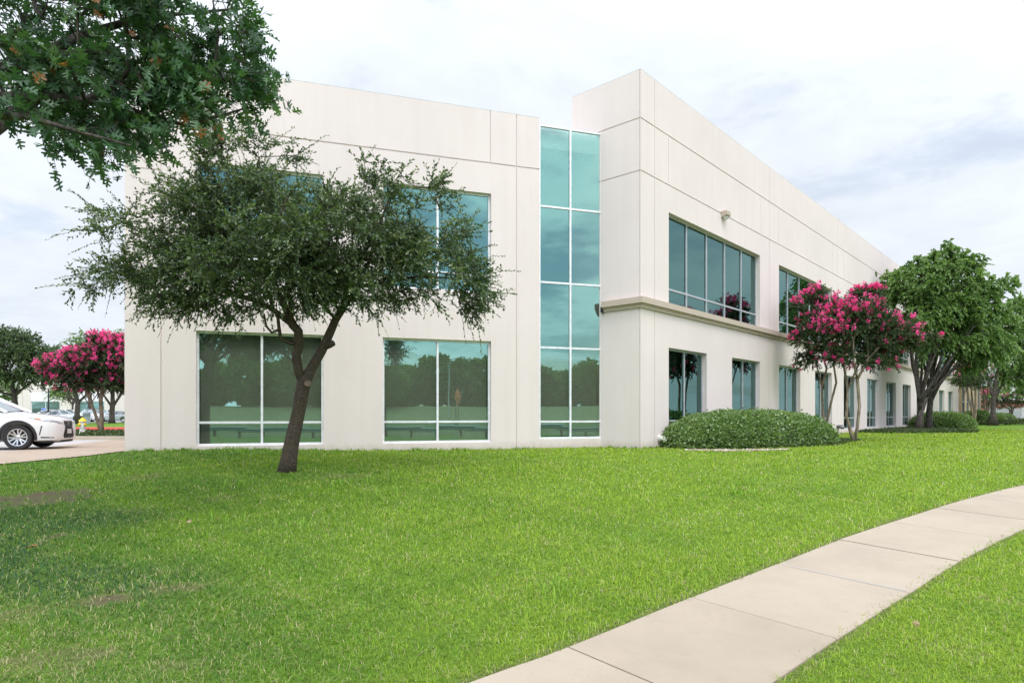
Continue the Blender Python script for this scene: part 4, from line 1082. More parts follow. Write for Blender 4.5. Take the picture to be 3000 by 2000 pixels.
general_tree('callery_pear_tree', 'round-headed green tree with a straight flared trunk, farther along the lawn at the right edge', f,
    limbs(f, 60.5, [[(2908, 1246, 0, 0.341), (2909, 1215, 0, 0.220), (2911, 1170, 0, 0.198), (2920, 1100, 0, 0.138), (2940, 1000, .3, 0.066)],
                    [(2911, 1160, 0, 0.143), (2960, 1080, .4, 0.099), (3010, 1000, .6, 0.055)], [(2911, 1160, 0, 0.132), (2890, 1090, .4, 0.088), (2880, 1020, .6, 0.055)]]),
    clump_px(inset([(2975, 960, 64, 90, 0, 2.6, 170), (3020, 1000, 80, 130, 0, 3.0, 240), (2930, 1040, 60, 50, 0, 2.2, 90), (2985, 890, 34, 34, 0, 1.6, 40), (2985, 1085, 60, 46, 0, 2.2, 80)], 16), 60.5, 1.2),
    M['pearleaf'], M['bark2'], 33, .18, 3, 16, .62, .7, LEAFW, .006, 'round-headed trees along the right wing', flare=.5, seg=.6, lump=.8, ub=.15)
f = foot_px(3040, 75)
general_tree('evergreen_tree', 'dense dark green tree at the right edge, behind the far flowering shrubs', f,
    limbs(f, 75, [[(3040, 1240, 0, 0.275), (3040, 1150, 0, 0.193), (3035, 1050, 0, 0.110)]]),
    clump_px(inset([(3010, 1090, 55, 75, 0, 3.0, 170), (3060, 1050, 70, 110, 0, 3, 200)], 14), 75, 1.1),
    M['pearleaf'], M['bark2'], 34, .2, 3, 14, .8, .3, LEAFW, .006, None, seg=.6)

# --- flowering crepe myrtles far along the right wing
for i, (px, Y, cx, cy, rx, ry, seed, lab) in enumerate([
        (2853, 56, 2840, 1105, 42, 40, 41, 'sparsely flowering crepe myrtle in front of the tan stone wall'),
        (2890, 66, 2896, 1105, 52, 46, 42, 'reddish-green crepe myrtle behind the straight flared trunk'),
        (2892, 84, 2880, 1170, 42, 28, 43, 'small multi-stemmed crepe myrtle left of the low grey wall'),
        (2962, 78, 2950, 1172, 62, 28, 44, 'wide pink crepe myrtle in front of the low grey wall')]):
    f = foot_px(px, Y); gy = HY - f[2] / Y * FPX
    st = [[(px, gy, 0, .10), (px - 4, gy - 40, 0, .08), (cx - rx * .3, cy + ry * .4, .2, .04)], [(px, gy - 2, 0, .08), (px + 6, gy - 40, -.2, .07), (cx + rx * .4, cy + ry * .4, -.2, .04)], [(px, gy - 2, 0, .08), (px + 1, gy - 44, .3, .06), (cx, cy, .2, .04)]]
    general_tree('crepe_myrtle', lab, f, limbs(f, Y, st), clump_px([(cx, cy, rx, ry, 0, 1.3, 150), (cx - rx * .5, cy + ry * .3, rx * .5, ry * .5, 0, 1, 50), (cx + rx * .5, cy + ry * .2, rx * .5, ry * .5, 0, 1, 50)], Y),
        M['myrtleaf'], M['bark3'], seed, .11, 2, 12, .5, .2, LEAFW, .009, 'far crepe myrtles', flower=(12, .16, .11, .18), seg=.5)

# --- pink crepe myrtle in the bed beside the drive, and the trees round the car park
f = foot_px(297, 33.5); f = (f[0], f[1], f[2] + .13)
general_tree('crepe_myrtle', 'crepe myrtle covered in deep pink blossom, in the bed next to the fire hydrant', f,
    limbs(f, 33.5, [[(300, 1265, 0, .10), (298, 1220, 0, .09), (295, 1170, 0, .09), (300, 1140, .1, .07), (320, 1090, .2, .045)],
                    [(294, 1264, 0, .09), (280, 1215, -.1, .075), (262, 1165, -.2, .065), (240, 1120, -.2, .045), (200, 1080, -.2, .03)],
                    [(296, 1168, 0, .06), (280, 1130, .4, .05), (260, 1090, .5, .03)]]),
    clump_px([(190, 1075, 56, 34, 0, 1.2, 110), (250, 1070, 60, 44, 0, 1.4, 150), (320, 1050, 60, 60, 0, 1.4, 160), (300, 1005, 36, 24, 0, 1.0, 56), (360, 1060, 44, 50, .2, 1.3, 90), (250, 1115, 90, 28, .1, 1.3, 110), (165, 1060, 22, 18, 0, .6, 26), (350, 1120, 50, 28, .1, 1.1, 60), (350, 1010, 24, 18, 0, .7, 24)], 33.5, 1.7),
    M['myrtleaf'], M['bark3'], 23, .085, 3, 18, .38, .2, LEAFW, .004, None, flower=(22, .095, .075, .74), fsel=lambda p: -0.35 * (p[:, 0] + 25), tw=.1)
f = foot_px(45, 56)
general_tree('parking_oak_tree', 'broad dark oak with low spreading limbs behind the white car', f,
    limbs(f, 56, [[(45, 1240, 0, 0.275), (45, 1190, 0, 0.231), (42, 1160, 0, 0.198), (30, 1110, 0, 0.110), (10, 1060, 0, 0.055)],
                  [(44, 1170, 0, 0.132), (70, 1135, 0, 0.094), (100, 1115, .3, 0.055)], [(42, 1170, 0, 0.132), (8, 1150, 0, 0.099), (-40, 1120, .3, 0.055)],
                  [(43, 1160, 0, 0.121), (60, 1110, .6, 0.083), (80, 1070, .8, 0.044)]]),
    clump_px([(30, 1040, 90, 66, 0, 3.0, 300), (100, 1070, 48, 46, 0, 2.2, 130), (-50, 1050, 70, 70, 0, 2.6, 160), (60, 1000, 50, 26, 0, 1.8, 70), (10, 985, 40, 26, 0, 1.8, 60), (120, 1100, 28, 26, 0, 1.4, 46), (40, 1105, 90, 22, .2, 2.4, 110), (100, 1040, 46, 30, 0, 1.8, 70)], 56, 1.5),
    M['liveleaf'], M['bark2'], 51, .14, 2, 18, .65, .35, LEAFW, .006, 'oaks round the car park', seg=.5)
for i, (px, Y, cl_, seed, lab, lm) in enumerate([
        (226, 70, [(200, 1060, 70, 46, 0, 2.6, 150), (150, 1050, 34, 30, 0, 1.8, 60), (250, 1100, 50, 30, 0, 2, 70)], 52, 'straight dark trunk of an oak left of the fire hydrant, crown hidden by pink blossom', 'liveleaf'),
        (328, 76, [(330, 1050, 70, 66, 0, 3, 230), (380, 1090, 50, 40, 0, 2, 90), (290, 1120, 40, 20, 0, 1.6, 40)], 53, 'oak with a forked trunk standing beside the silver sedan', 'pearleaf'),
        (262, 96, [(250, 1020, 50, 50, 0, 3, 150), (225, 1050, 40, 40, 0, 2.4, 90), (345, 1010, 40, 44, 0, 2.6, 110)], 54, 'fresh green tree top rising behind the pink blossom', 'pearleaf'),
        (212, 104, [(185, 1155, 34, 18, 0, 1.6, 70), (160, 1150, 18, 12, 0, 1, 24)], 55, 'small young tree before the pale car park building', 'pearleaf'),
        (-30, 98, [(0, 1140, 40, 44, 0, 2.4, 130), (20, 1170, 20, 16, 0, 1.2, 30)], 56, 'light green shrub-like tree low behind the broad dark oak', 'pearleaf')]):
    f = foot_px(px, Y); gy = HY - f[2] / Y * FPX; w = .26 if i < 2 else .15
    c0 = cl_[0]
    general_tree('parking_oak_tree' if i < 2 else 'parking_tree', lab, f, limbs(f, Y, [[(px, gy, 0, w * 1.3), (px, gy - 30, 0, w), (px + 2, gy - 62, 0, w * .9), (c0[0], c0[1] + c0[3] * .4, 0, w * .5)],
        [(px, gy - 52, 0, w * .6), (px - 24, gy - 82, .3, w * .4), (px - 34, gy - 110, .4, w * .2)], [(px, gy - 52, 0, w * .6), (px + 26, gy - 84, .3, w * .4), (px + 36, gy - 110, .3, w * .2)]]),
        clump_px(cl_, Y, 1.6), M[lm], M['bark2'], seed, .17, 2, 15, .75, .3, LEAFW, .014, 'oaks round the car park' if i < 2 else None, seg=.6)

# ------------------------------------------------------------------ hedges and beds
def hedge(label, c, ang, a, b, h, seed, dens=420, leaf=.05, group=None, bulge=None):
    rng = np.random.default_rng(seed); n = int(dens * (a * b * 4 + (a + b) * 3 * h))
    z0 = gz(*c) - .02
    def surf(u, v):        # u in 0..2pi, v in 0..1 from the rim to the top
        e = 0.86 + 0.14 * np.cos(v * np.pi / 2)
        rr = np.cos(v * np.pi / 2) ** 0.62
        cu, su = np.cos(u), np.sin(u)
        sx = np.sign(cu) * np.abs(cu) ** .75; sy = np.sign(su) * np.abs(su) ** .75
        w = 1 + 0.05 * np.sin(3 * u + seed) + 0.03 * np.sin(7 * u + 2 * seed)
        lump = 1 + 0.045 * np.sin(5 * u + 3 * v * 4 + seed) * np.sin(9 * v + u)
        return np.stack([a * rr * sx * w, b * rr * sy * w, h * np.sin(v * np.pi / 2) ** 0.9 * lump], -1)
    o = empty('hedge', (c[0], c[1], z0), ang, label, 'hedge', group)
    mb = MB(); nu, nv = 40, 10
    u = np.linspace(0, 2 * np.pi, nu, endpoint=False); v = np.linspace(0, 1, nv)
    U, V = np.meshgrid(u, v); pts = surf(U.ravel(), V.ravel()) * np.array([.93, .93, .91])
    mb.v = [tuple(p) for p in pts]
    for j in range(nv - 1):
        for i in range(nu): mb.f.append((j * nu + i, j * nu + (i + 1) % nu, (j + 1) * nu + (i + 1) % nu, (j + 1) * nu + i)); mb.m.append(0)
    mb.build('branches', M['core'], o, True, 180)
    uu = rng.random(n * 2) * 2 * np.pi; vv = rng.random(n * 2) ** .9
    keep = rng.random(n * 2) < np.clip(np.cos(vv * np.pi / 2) * .75 + .25, 0, 1); uu, vv = uu[keep], vv[keep]
    p = surf(uu, vv); e = 1e-3
    t1 = surf(uu + e, vv) - p; t2 = surf(uu, np.minimum(vv + e, .9999)) - p; nr = unit(np.cross(t1, t2) + 1e-9)
    p = p * (1 - .10 * rng.random(len(p))[:, None] ** 1.6)
    stray = rng.random(len(p)) < .035; p = p + nr * (stray * rng.random(len(p)) * .13)[:, None]
    d = unit(nr + 0.9 * rng.normal(size=p.shape) + np.array([0, 0, .25]))
    f = np.sin(p[:, 0] * 1.3 + seed) * np.sin(p[:, 1] * 2.1) * .5
    rn = np.clip(.45 + .14 * f + rng.normal(0, .17, len(p)), 0, .955); hot = rng.random(len(p)) < .004; rn[hot] = .99
    p = p - d * leaf * .3
    leaves('foliage', o, p, d, leaf * (.65 + .7 * rng.random(len(p))), rn, LEAFW, M['hedgeleaf'], rng, .5)
    return o
hedge('big rounded clipped hedge against the right wing, beside the building corner', (8.35, 22.35), math.atan2(5.1, 8.1), 3.85, 1.65, 1.22, 4, 560, .075)
hedge('low clipped hedge behind the trunks of the tall round-headed trees', (33.2, 49.4), math.atan2(.74, .67), 2.9, 2.1, 1.25, 6, 300, .10)
hedge('small clipped bush under the far crepe myrtles, left of the low grey wall', tuple(foot_px(2925, 74)[:2]), 0.3, 2.2, 1.3, 1.2, 8, 200, .12)
hedge('small dark bush at the foot of the tan stone wall', tuple(foot_px(2862, 66)[:2]), 0.5, 1.5, 1.2, 1.5, 9, 200, .12)
hedge('little brownish bush at the right end of the big rounded hedge', (12.3, 25.6), 0.5, .5, .4, .36, 10, 400, .045)

def bed(label, poly, h, n, size, seed, kind='stuff', name='ground_cover', zb=0.0, hole=None):
    rng = np.random.default_rng(seed); poly = [Vector(p) for p in poly]
    P2 = np.array([tuple(p) for p in poly]); lo, hi = P2.min(0), P2.max(0)
    X = lo[0] + rng.random(n * 3) * (hi[0] - lo[0]); Y = lo[1] + rng.random(n * 3) * (hi[1] - lo[1])
    ins = np.zeros(len(X), bool); m = len(P2)
    for i in range(m):
        a, b = P2[i], P2[(i + 1) % m]
        c = ((a[1] > Y) != (b[1] > Y)) & (X < (b[0] - a[0]) * (Y - a[1]) / (b[1] - a[1] + 1e-12) + a[0]); ins ^= c
    if hole: ins &= ((X - hole[0]) / hole[2]) ** 2 + ((Y - hole[1]) / hole[3]) ** 2 > 1
    X, Y = X[ins][:n], Y[ins][:n]; k = len(X)
    d = unit(rng.normal(size=(k, 3)) * np.array([.8, .8, .4]) + np.array([0, 0, .75]))
    p = np.stack([X, Y, zg(X, Y) + zb + h * .8 * rng.random(k) ** .6], 1)
    o = leaves(name, None, p, d, size * (.6 + .8 * rng.random(k)), np.clip(rng.normal(.45, .2, k), 0, .99), LEAF4, M['liriope'], rng, .6)
    return tag(o, label, 'ground cover', kind=kind)
def W(v, d): q = T + UR * v + NR * d; return (q.x, q.y)
bed('strip of low dark ground cover round the trunks of the tall trees', [W(24, 3.4), W(23, .4), W(46, .4), (31.0, 46.5), (27.0, 36.9), (22.5, 35.6), (19.5, 34.0)], .13, 30000, .13, 61)
bed('low dark ground cover in the bed by the fire hydrant', [(-40, 26.9), (-9, 26.9), (-9, 34.4), (-40, 34.4)], .08, 22000, .13, 62, zb=.13, hole=(-20.24, 28.6, .55, 2.2))
bed('far strip of ground cover beneath the far crepe myrtles', [tuple(foot_px(2860, 62)[:2]), tuple(foot_px(3050, 66)[:2]), tuple(foot_px(3050, 90)[:2]), tuple(foot_px(2870, 86)[:2])], .3, 9000, .34, 63)
bed('thin creeping ground cover at the foot of the big rounded hedge', [(5.6, 20.6), (8.2, 20.2), (11.5, 22.3), (14.2, 26.0), (13.8, 26.6), (10, 22.9), (7, 21.3)], .10, 6000, .07, 64)
# pinkish stones in front of the hedge
def gravel():
    rng = np.random.default_rng(8); vs, fs, rn = [], [], []
    m = mat('river_stone'); n = N(m); n.bsdf(n.ramp(n.attr('rnd'), [(0, (.16, .10, .085)), (.4, (.36, .25, .215)), (.75, (.50, .40, .36)), (1, (.66, .60, .56))]), .8)
    ico = bmesh.new(); bmesh.ops.create_icosphere(ico, subdivisions=1, radius=1.0); iv = np.array([v.co[:] for v in ico.verts]); fi = np.array([[v.index for v in f.verts] for f in ico.faces]); ico.free()
    k = 0
    for i in range(900):
        t = rng.random(); c = np.array(P(2010 + 290 * t, 1322, 1)); 
        Yc = 19.35 - .35 * math.sin(t * 3.1) + .25 * t + rng.normal(0, .16) * (0.4 + math.sin(t * 3.1)); x = (2010 + 300 * t - CX) / FPX * Yc
        s_ = .022 + .028 * rng.random(); q = iv * (1 + .25 * rng.normal(size=iv.shape)) * np.array([1, 1, .6]) * s_
        vs.append(q + np.array([x, Yc, gz(x, Yc) + .012])); fs.append(fi + k); k += len(iv); rn.append(np.full(len(iv), rng.random()))
    o = np_mesh('gravel', np.concatenate(vs), [np.concatenate(fs)], m, None, {'rnd': np.concatenate(rn)})
    tag(o, 'pinkish river stones spilled along the front of the big rounded hedge', 'gravel', kind='stuff')
gravel()

# ------------------------------------------------------------------ grass blades
def grass(n=640000):
    rng = np.random.default_rng(77)
    r = -1.05 + 2.1 * rng.random(n); Y = np.exp(math.log(2.4) + rng.random(n) * (math.log(46) - math.log(2.4))); X = r * Y
    # taller tufts of coarse grass
    tx, ty = [], []
    tuft = [(905, 1440), (1150, 1450), (1640, 1725), (1655, 1740), (880, 1545), (700, 1425), (1300, 1440), (1860, 1590), (330, 1400), (1500, 1380), (2150, 1450), (430, 1330), (90, 1350), (620, 1520), (2840, 1610), (1000, 1420), (1310, 1335), (700, 1340)]
    for px, py in tuft:
        d = py - HY; yy = 1.78 / (.045 + d / FPX) if d > 140 else 1.10 / d * FPX; m = 34
        a = rng.random(m) * 6.28; q = .26 * rng.random(m) * (yy / 6) ** .7
        tx.append((px - CX) / FPX * yy + q * np.cos(a) * 1.3); ty.append(yy + q * np.sin(a))
    for t0, t1, o, u, nn in ((0, 11.4, A, UA * -1, NA), (0, 1.3, T, UT * -1, NT), (0, 2.2, T, UR, NR)):
        for _ in range(int((t1 - t0) * 9)):
            c = o + u * (t0 + (t1 - t0) * rng.random()) + nn * .08; m = rng.integers(4, 12)
            tx.append(c.x + rng.normal(0, .05, m)); ty.append(c.y - np.abs(rng.normal(0, .03, m)))
    ntuft = sum(len(a) for a in tx)
    nw = sum(len(a) for a in tx[len(tuft):]); X = np.concatenate([X] + tx); Y = np.concatenate([Y] + ty); tall = np.zeros(len(X), bool); tall[n:] = True; base_t = np.zeros(len(X), bool); base_t[len(X) - nw:] = True
    # blades creeping over the driveway edge and the sidewalk edge
    w = walk_dist(X, Y); edge = 0.03 * np.abs(rng.normal(size=len(X)))
    ok = (w < 0.0 - .005 + edge * .8) | (w > WALK_W + .005 - edge * 1.6)
    # building, drive, hedge
    def side(p, u, nrm): return (X - p.x) * nrm.x + (Y - p.y) * nrm.y
    behA = side(A, UA, NA) < 0.03
    alongA = (X - A.x) * UA.x + (Y - A.y) * UA.y
    behR = (side(T, UR, NR) < 0.03)
    insideB = (behA & (X < T.x - .9)) | (behR & (X >= T.x - 1.2) & (side(T, UT, NT) < 0.03)) 
    ok &= ~insideB
    ex = np.interp(Y, [12.3, 12.9, 14.0, 15.5, 16.75, 17.5], [-22, -16, -11.15, -10.25, -10.12, -10.1])
    ok &= ~((X < ex + .04 * rng.normal(size=len(X))) & (Y > 11.5)) & ~((X < -9.9) & (Y > 16.9))
    ca, sa = math.cos(math.atan2(5.1, 8.1)), math.sin(math.atan2(5.1, 8.1))
    hx, hy = (X - 8.35) * ca + (Y - 22.35) * sa, -(X - 8.35) * sa + (Y - 22.35) * ca
    ok &= (np.abs(hx / 3.9) ** 3 + np.abs(hy / 1.7) ** 3) > 1.0
    b = bare(X, Y); ok &= (rng.random(len(X)) > b * 1.02) | tall
    X, Y, tall, base_t = X[ok], Y[ok], tall[ok], base_t[ok]; k = len(X)
    def fbm(sx, ph):
        return (np.sin(X * sx + 1.7 * np.sin(Y * sx * .8 + ph)) + np.sin(Y * sx * 1.3 + 2.1 * np.sin(X * sx * .7 + 2 * ph)) + .6 * np.sin((X + Y) * sx * 2.3 + ph)) / 2.6
    sc = np.maximum(Y / 4.5, .8)
    L = (.036 + .044 * rng.random(k) ** 1.6) * (1 + .18 * fbm(1.1, 1.)) * sc ** .30
    tuftw = np.where(tall, 2.6, 1.0); L = L * np.where(base_t, .9 + .9 * rng.random(k), np.where(tall, 2.0 + 1.2 * rng.random(k), 1.0))
    wd = .0050 * sc ** .95 * (.7 + .6 * rng.random(k)) * np.where(tall, 1.2, 1.0)
    a = rng.random(k) * 2 * np.pi; lean = .45 + .95 * rng.random(k); lean = np.where(tall, .5 + .5 * rng.random(k), lean)
    dx, dy = np.cos(a), np.sin(a); sxx, syy = -dy, dx
    z = zg(X, Y) - .006
    base = np.stack([X, Y, z], 1); hd = np.stack([dx, dy, 0 * dx], 1); sd_ = np.stack([sxx, syy, 0 * dx], 1); up = np.array([0, 0, 1.0])
    m1 = base + hd * (L * .42 * np.sin(lean * .6))[:, None] + up * (L * .50 * np.cos(lean * .6))[:, None]
    tp = base + hd * (L * np.sin(lean))[:, None] + up * (L * np.cos(lean) * .85)[:, None]
    V = np.stack([base - sd_ * wd[:, None] * .5, base + sd_ * wd[:, None] * .5, m1 + sd_ * wd[:, None] * .4, m1 - sd_ * wd[:, None] * .4, tp], 1)
    off = np.arange(k)[:, None] * 5
    F4 = off + np.array([[0, 1, 2, 3]]); F3 = off + np.array([[3, 2, 4]])
    # colour of the sward: lush, yellow-green and straw, in patches
    pat = .5 + .5 * fbm(.8, .3); pat2 = .5 + .27 * fbm(2.9, 1.9) + .27 * fbm(6.7, 3.3)
    lush = np.array([.080, .178, .030]); mid = np.array([.162, .278, .024]); yel = np.array([.285, .388, .036]); straw = np.array([.46, .41, .22])
    deep = np.array([.050, .115, .048])  # darker blade green for the painted oak shade
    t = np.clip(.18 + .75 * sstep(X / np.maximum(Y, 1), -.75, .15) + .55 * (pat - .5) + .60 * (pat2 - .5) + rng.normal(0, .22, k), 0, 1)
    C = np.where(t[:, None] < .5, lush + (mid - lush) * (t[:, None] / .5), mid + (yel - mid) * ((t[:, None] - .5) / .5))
    sh = sstep(-X - .62 * Y + .9 * fbm(1.3, 4.), -.6, .5) * sstep(Y, 4.6, 5.6) * (1 - sstep(Y, 8.6, 10))  # the oak's shade on the left lawn, painted into the blade colour
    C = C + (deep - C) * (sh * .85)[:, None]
    dry = rng.random(k) < (.08 + .14 * sstep(-X - .3 * Y, -.5, 1.5) * sstep(6.5 - Y, 0, 2) + .22 * sstep(pat2, .55, .95) + .3 * np.clip(bare(X, Y), 0, 1)) * np.where(tall, .2, 1)
    C = np.where(dry[:, None], straw * (.6 + .6 * rng.random(k))[:, None], C * (.70 + .62 * rng.random(k))[:, None])
    C = np.where(tall[:, None], np.array([.190, .335, .040]) * (.7 + .6 * rng.random(k))[:, None], C)
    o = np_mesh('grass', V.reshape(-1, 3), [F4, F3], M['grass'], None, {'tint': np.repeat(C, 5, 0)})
    tag(o, 'mown lawn grass', 'grass', kind='stuff')
grass()
# dead leaves lying on the lawn
rngl = np.random.default_rng(4)
for i, (px, py, s_, lab) in enumerate([(70, 1620, .13, 'curled orange-brown oak leaf on the dark shaded grass at the left edge'), (560, 1542, .11, 'pale brown oak leaf on the lawn, below the leaning trunk to its left'), (1572, 1748, .11, 'tan dead leaf beside the coarse grass tuft near the sidewalk'), (240, 1366, .16, 'small brown leaf on the grass near the driveway'), (2700, 1850, .09, 'tan dead leaf on the grass right of the sidewalk'), (62, 1712, .08, 'thin brown leaf standing in the grass, below the orange-brown leaf')]):
    d = py - HY; yy = 1.78 / (.045 + d / FPX); x = (px - CX) / FPX * yy
    o = leaves('fallen_leaf', None, np.array([[0, 0, 0.]]), unit(np.array([[math.cos(i * 2.3), math.sin(i * 2.3) * .6, .25]])), np.array([s_ * (1.15 if i == 0 else .75)]), np.array([.97]), LOBED, M['deadleaf'] if i in (0, 5) else M['paleleaf'], rngl, 1.0)
    o.location = (x, yy, gz(x, yy) + .05); tag(o, lab, 'leaf', 'dead leaves on the lawn')
#@@PART3
# ------------------------------------------------------------------ cars
CARPAINT = {}
def paint(name, col):
    m = mat(name); n = N(m); n.bsdf(col, 0.28, 0.0, None, 0.5, 0.9); return m
M['white_paint'] = paint('white_car_paint', (0.72, 0.72, 0.72)); M['silver_paint'] = paint('silver_car_paint', (0.46, 0.48, 0.51)); M['dark_paint'] = paint('dark_car_paint', (0.03, 0.035, 0.045))
M['carglass'] = mat('car_glass'); _n = N(M['carglass']); _n.bsdf((0.035, 0.045, 0.05), 0.04, 0, None, 1.0, 0.5)
M['windscreen'] = mat('windscreen_glass'); _n = N(M['windscreen']); _n.bsdf((0.16, 0.20, 0.22), 0.05, 0, None, 1.0, 0.8)
M['tyre'] = plain('tyre_rubber', (0.018, 0.018, 0.018), 0.8); M['rim'] = plain('alloy', (0.62, 0.62, 0.63), 0.25, 0.7); M['trim'] = plain('black_trim', (0.016, 0.016, 0.017), 0.6)
M['lamp'] = plain('lamp_lens', (0.30, 0.31, 0.33), 0.08, 0.2, 1.0, 0.8); M['amber'] = plain('amber_lens', (0.70, 0.16, 0.03), 0.2); M['redlamp'] = plain('tail_lamp', (0.35, 0.02, 0.02), 0.2)

def boolean_cut(me, cutters):
    o = bpy.data.objects.new('tmp', me); COL.objects.link(o); cs = []
    for c in cutters:
        co = bpy.data.objects.new('tmpc', c); COL.objects.link(co); cs.append(co)
        md = o.modifiers.new('b', 'BOOLEAN'); md.object = co; md.operation = 'DIFFERENCE'; md.solver = 'EXACT'
    dg = bpy.context.evaluated_depsgraph_get(); dg.update()
    res = bpy.data.meshes.new_from_object(o.evaluated_get(dg))
    for x in [o] + cs: bpy.data.objects.remove(x)
    return res

def make_car(name, label, paintm, suv=True, group=None, detail=False):
    """car with the origin on the ground under the front axle, x forward"""
    root = empty(name, (0, 0, 0), 0, label, 'car', group)
    WB = 2.79 if suv else 2.75; hw = .945 if suv else .90; dz = 0 if suv else -.14
    # stations: x, half width, underside, nose/deck height, shoulder height
    st = [(1.00, .50, .36, .66, .60), (.985, .62, .28, .80, .66), (.93, .76, .24, .90, .76), (.82, .86, .23, .955, .84), (.6, .915, .23, 1.0, .90), (.3, .935, .24, 1.045, .95), (0, .945, .24, 1.085, .98),
          (-.35, .945, .24, 1.13, 1.02), (-.62, .94, .24, 1.16, 1.05), (-1.2, .94, .24, 1.16, 1.08), (-2.0, .94, .24, 1.17, 1.09), (-2.8, .945, .26, 1.20, 1.11), (-3.4, .935, .30, 1.20, 1.10), (-3.75, .88, .34, 1.12, 1.02), (-3.87, .74, .42, .98, .92)]
    k = hw / .945
    bm = bmesh.new(); rings = []
    for x, w, zu, zt, zs in st:
        zt += dz * (.6 if x > -.7 else 1); zs += dz * .7; w *= k
        prof = [(0, zu), (w * .80, zu), (w * .955, zu + .05), (w * .985, zu + .16), (w, (zu + zs) / 2), (w * .995, zs - .08), (w * .96, zs), (w * .86, zs + (zt - zs) * .55), (w * .62, zt - .012), (w * .30, zt + .012), (0, zt + .018)]
        pts = prof + [(-y, z) for y, z in prof[-2:0:-1]]
        rings.append([bm.verts.new((x, y, z)) for y, z in pts])
    n = len(rings[0])
    for a, b in zip(rings, rings[1:]):
        for i in range(n): bm.faces.new((a[i], a[(i + 1) % n], b[(i + 1) % n], b[i]))
    bm.faces.new(rings[0][::-1]); bm.faces.new(rings[-1])
    bmesh.ops.subdivide_edges(bm, edges=bm.edges[:], cuts=1, use_grid_fill=True, smooth=0.25)
    bmesh.ops.recalc_face_normals(bm, faces=bm.faces[:])
    me = bpy.data.meshes.new('body'); bm.to_mesh(me); bm.free()
    RW = .372 if suv else .34; cut = []
    for x in (0, -WB):
        for s in (-1, 1):
            c = MB(); c.lathe([(0, -.30), (RW + .055, -.30), (RW + .055, .30), (0, .30)], (x, s * (hw - .02), RW + .01), 'y', 28); m2 = bpy.data.meshes.new('c'); m2.from_pydata(c.v, [], c.f); b2 = bmesh.new(); b2.from_mesh(m2); bmesh.ops.remove_doubles(b2, verts=b2.verts[:], dist=1e-4); bmesh.ops.recalc_face_normals(b2, faces=b2.faces[:]); b2.to_mesh(m2); b2.free(); cut.append(m2)
    solid = me.copy(); me2 = boolean_cut(me, cut); me2.materials.clear(); me2.materials.append(paintm); me2.name = 'body'
    body = link_mesh('body', me2, root, True, 32)
    b3 = bmesh.new(); b3.from_mesh(solid); tree = BVHTree.FromBMesh(b3)
    def drape(nm, outline, axis, m, parent=body, off=.006, sub=4):
        """outline in (y,z) seen from the front or (x,z) seen from the side, laid onto the body"""
        bq = bmesh.new(); vs = [bq.verts.new((a, b, 0)) for a, b in outline]; bq.faces.new(vs)
        bmesh.ops.triangulate(bq, faces=bq.faces[:])
        for _ in range(sub): bmesh.ops.subdivide_edges(bq, edges=[e for e in bq.edges if e.calc_length() > .07], cuts=1); bmesh.ops.triangulate(bq, faces=bq.faces[:])
        for v in bq.verts:
            a, b = v.co.x, v.co.y
            if axis == 'f': hit = tree.ray_cast(Vector((3, a, b)), Vector((-1, 0, 0)))
            elif axis == 'r': hit = tree.ray_cast(Vector((-7, a, b)), Vector((1, 0, 0)))
            else:
                sg = -1 if axis == '-' else 1; hit = tree.ray_cast(Vector((a, sg * 3, b)), Vector((0, -sg, 0)))
            if hit[0] is not None: v.co = hit[0] + hit[1] * off
            else: v.co = Vector((.98, a, b)) if axis == 'f' else Vector((-3.86, a, b)) if axis == 'r' else Vector((a, (-1 if axis == '-' else 1) * .9, b))
        bmesh.ops.solidify(bq, geom=bq.faces[:], thickness=.012)
        mm = bpy.data.meshes.new(nm); bq.to_mesh(mm); bq.free(); mm.materials.append(m); return link_mesh(nm, mm, parent, True, 50)
    d = dz * .6
    grille = drape('grille', [(-.30, .84 + d), (.30, .84 + d), (.34, .80 + d), (.26, .66 + d), (.40, .40), (.34, .32), (-.34, .32), (-.40, .40), (-.26, .66 + d), (-.34, .80 + d)], 'f', M['trim'])
    if detail:
        gm = MB()
        for z in np.arange(.36, .84, .045):
            w = .30 if z > .6 else .32
            pts = []
            for y in np.linspace(-w, w, 9):
                h = tree.ray_cast(Vector((3, y, z)), Vector((-1, 0, 0)))
                if h[0] is not None: pts.append(h[0] + h[1] * .016 + Vector((0, 0, .008 * (1 if len(pts) % 2 else -1))))
            if len(pts) > 2: gm.tube(pts, .0065, 5)
        gm.build('grille_bars', plain('dark_chrome', (.10, .10, .11), .25, .6), grille, True)
        em = MB(); em.lathe([(0, .0), (.075, 0), (.075, .018), (.06, .022), (.06, .01), (0, .01)], (.985, 0, .74), 'x', 20); em.lathe([(.0, 0), (.012, 0)], (.99, 0, .74), 'x', 6); em.build('badge', M['rim'], grille, True)
        pl = MB(); pl.box(1.012, 1.024, -.16, .16, .46, .60); pl.build('number_plate', plain('blank_plate', (.55, .56, .56), .4), grille)
    for s in (1, -1):
        hl = drape('headlight', [(s * .40, .80 + d), (s * .60, .845 + d), (s * .80, .90 + d), (s * .86, .90 + d), (s * .82, .84 + d), (s * .62, .775 + d), (s * .42, .755 + d)], 'f', M['lamp'])
        drape('indicator', [(.42, .935 + d), (.56, .905 + d), (.60, .88 + d), (.45, .905 + d)], '+' if s > 0 else '-', M['amber'], hl, .009, 2)
        drape('headlight_edge', [(.20, .965 + d), (.50, .925 + d), (.80, .86 + d), (.86, .815 + d), (.70, .835 + d), (.44, .90 + d)], '+' if s > 0 else '-', M['lamp'], hl, .004, 3)
        a = '+' if s > 0 else '-'
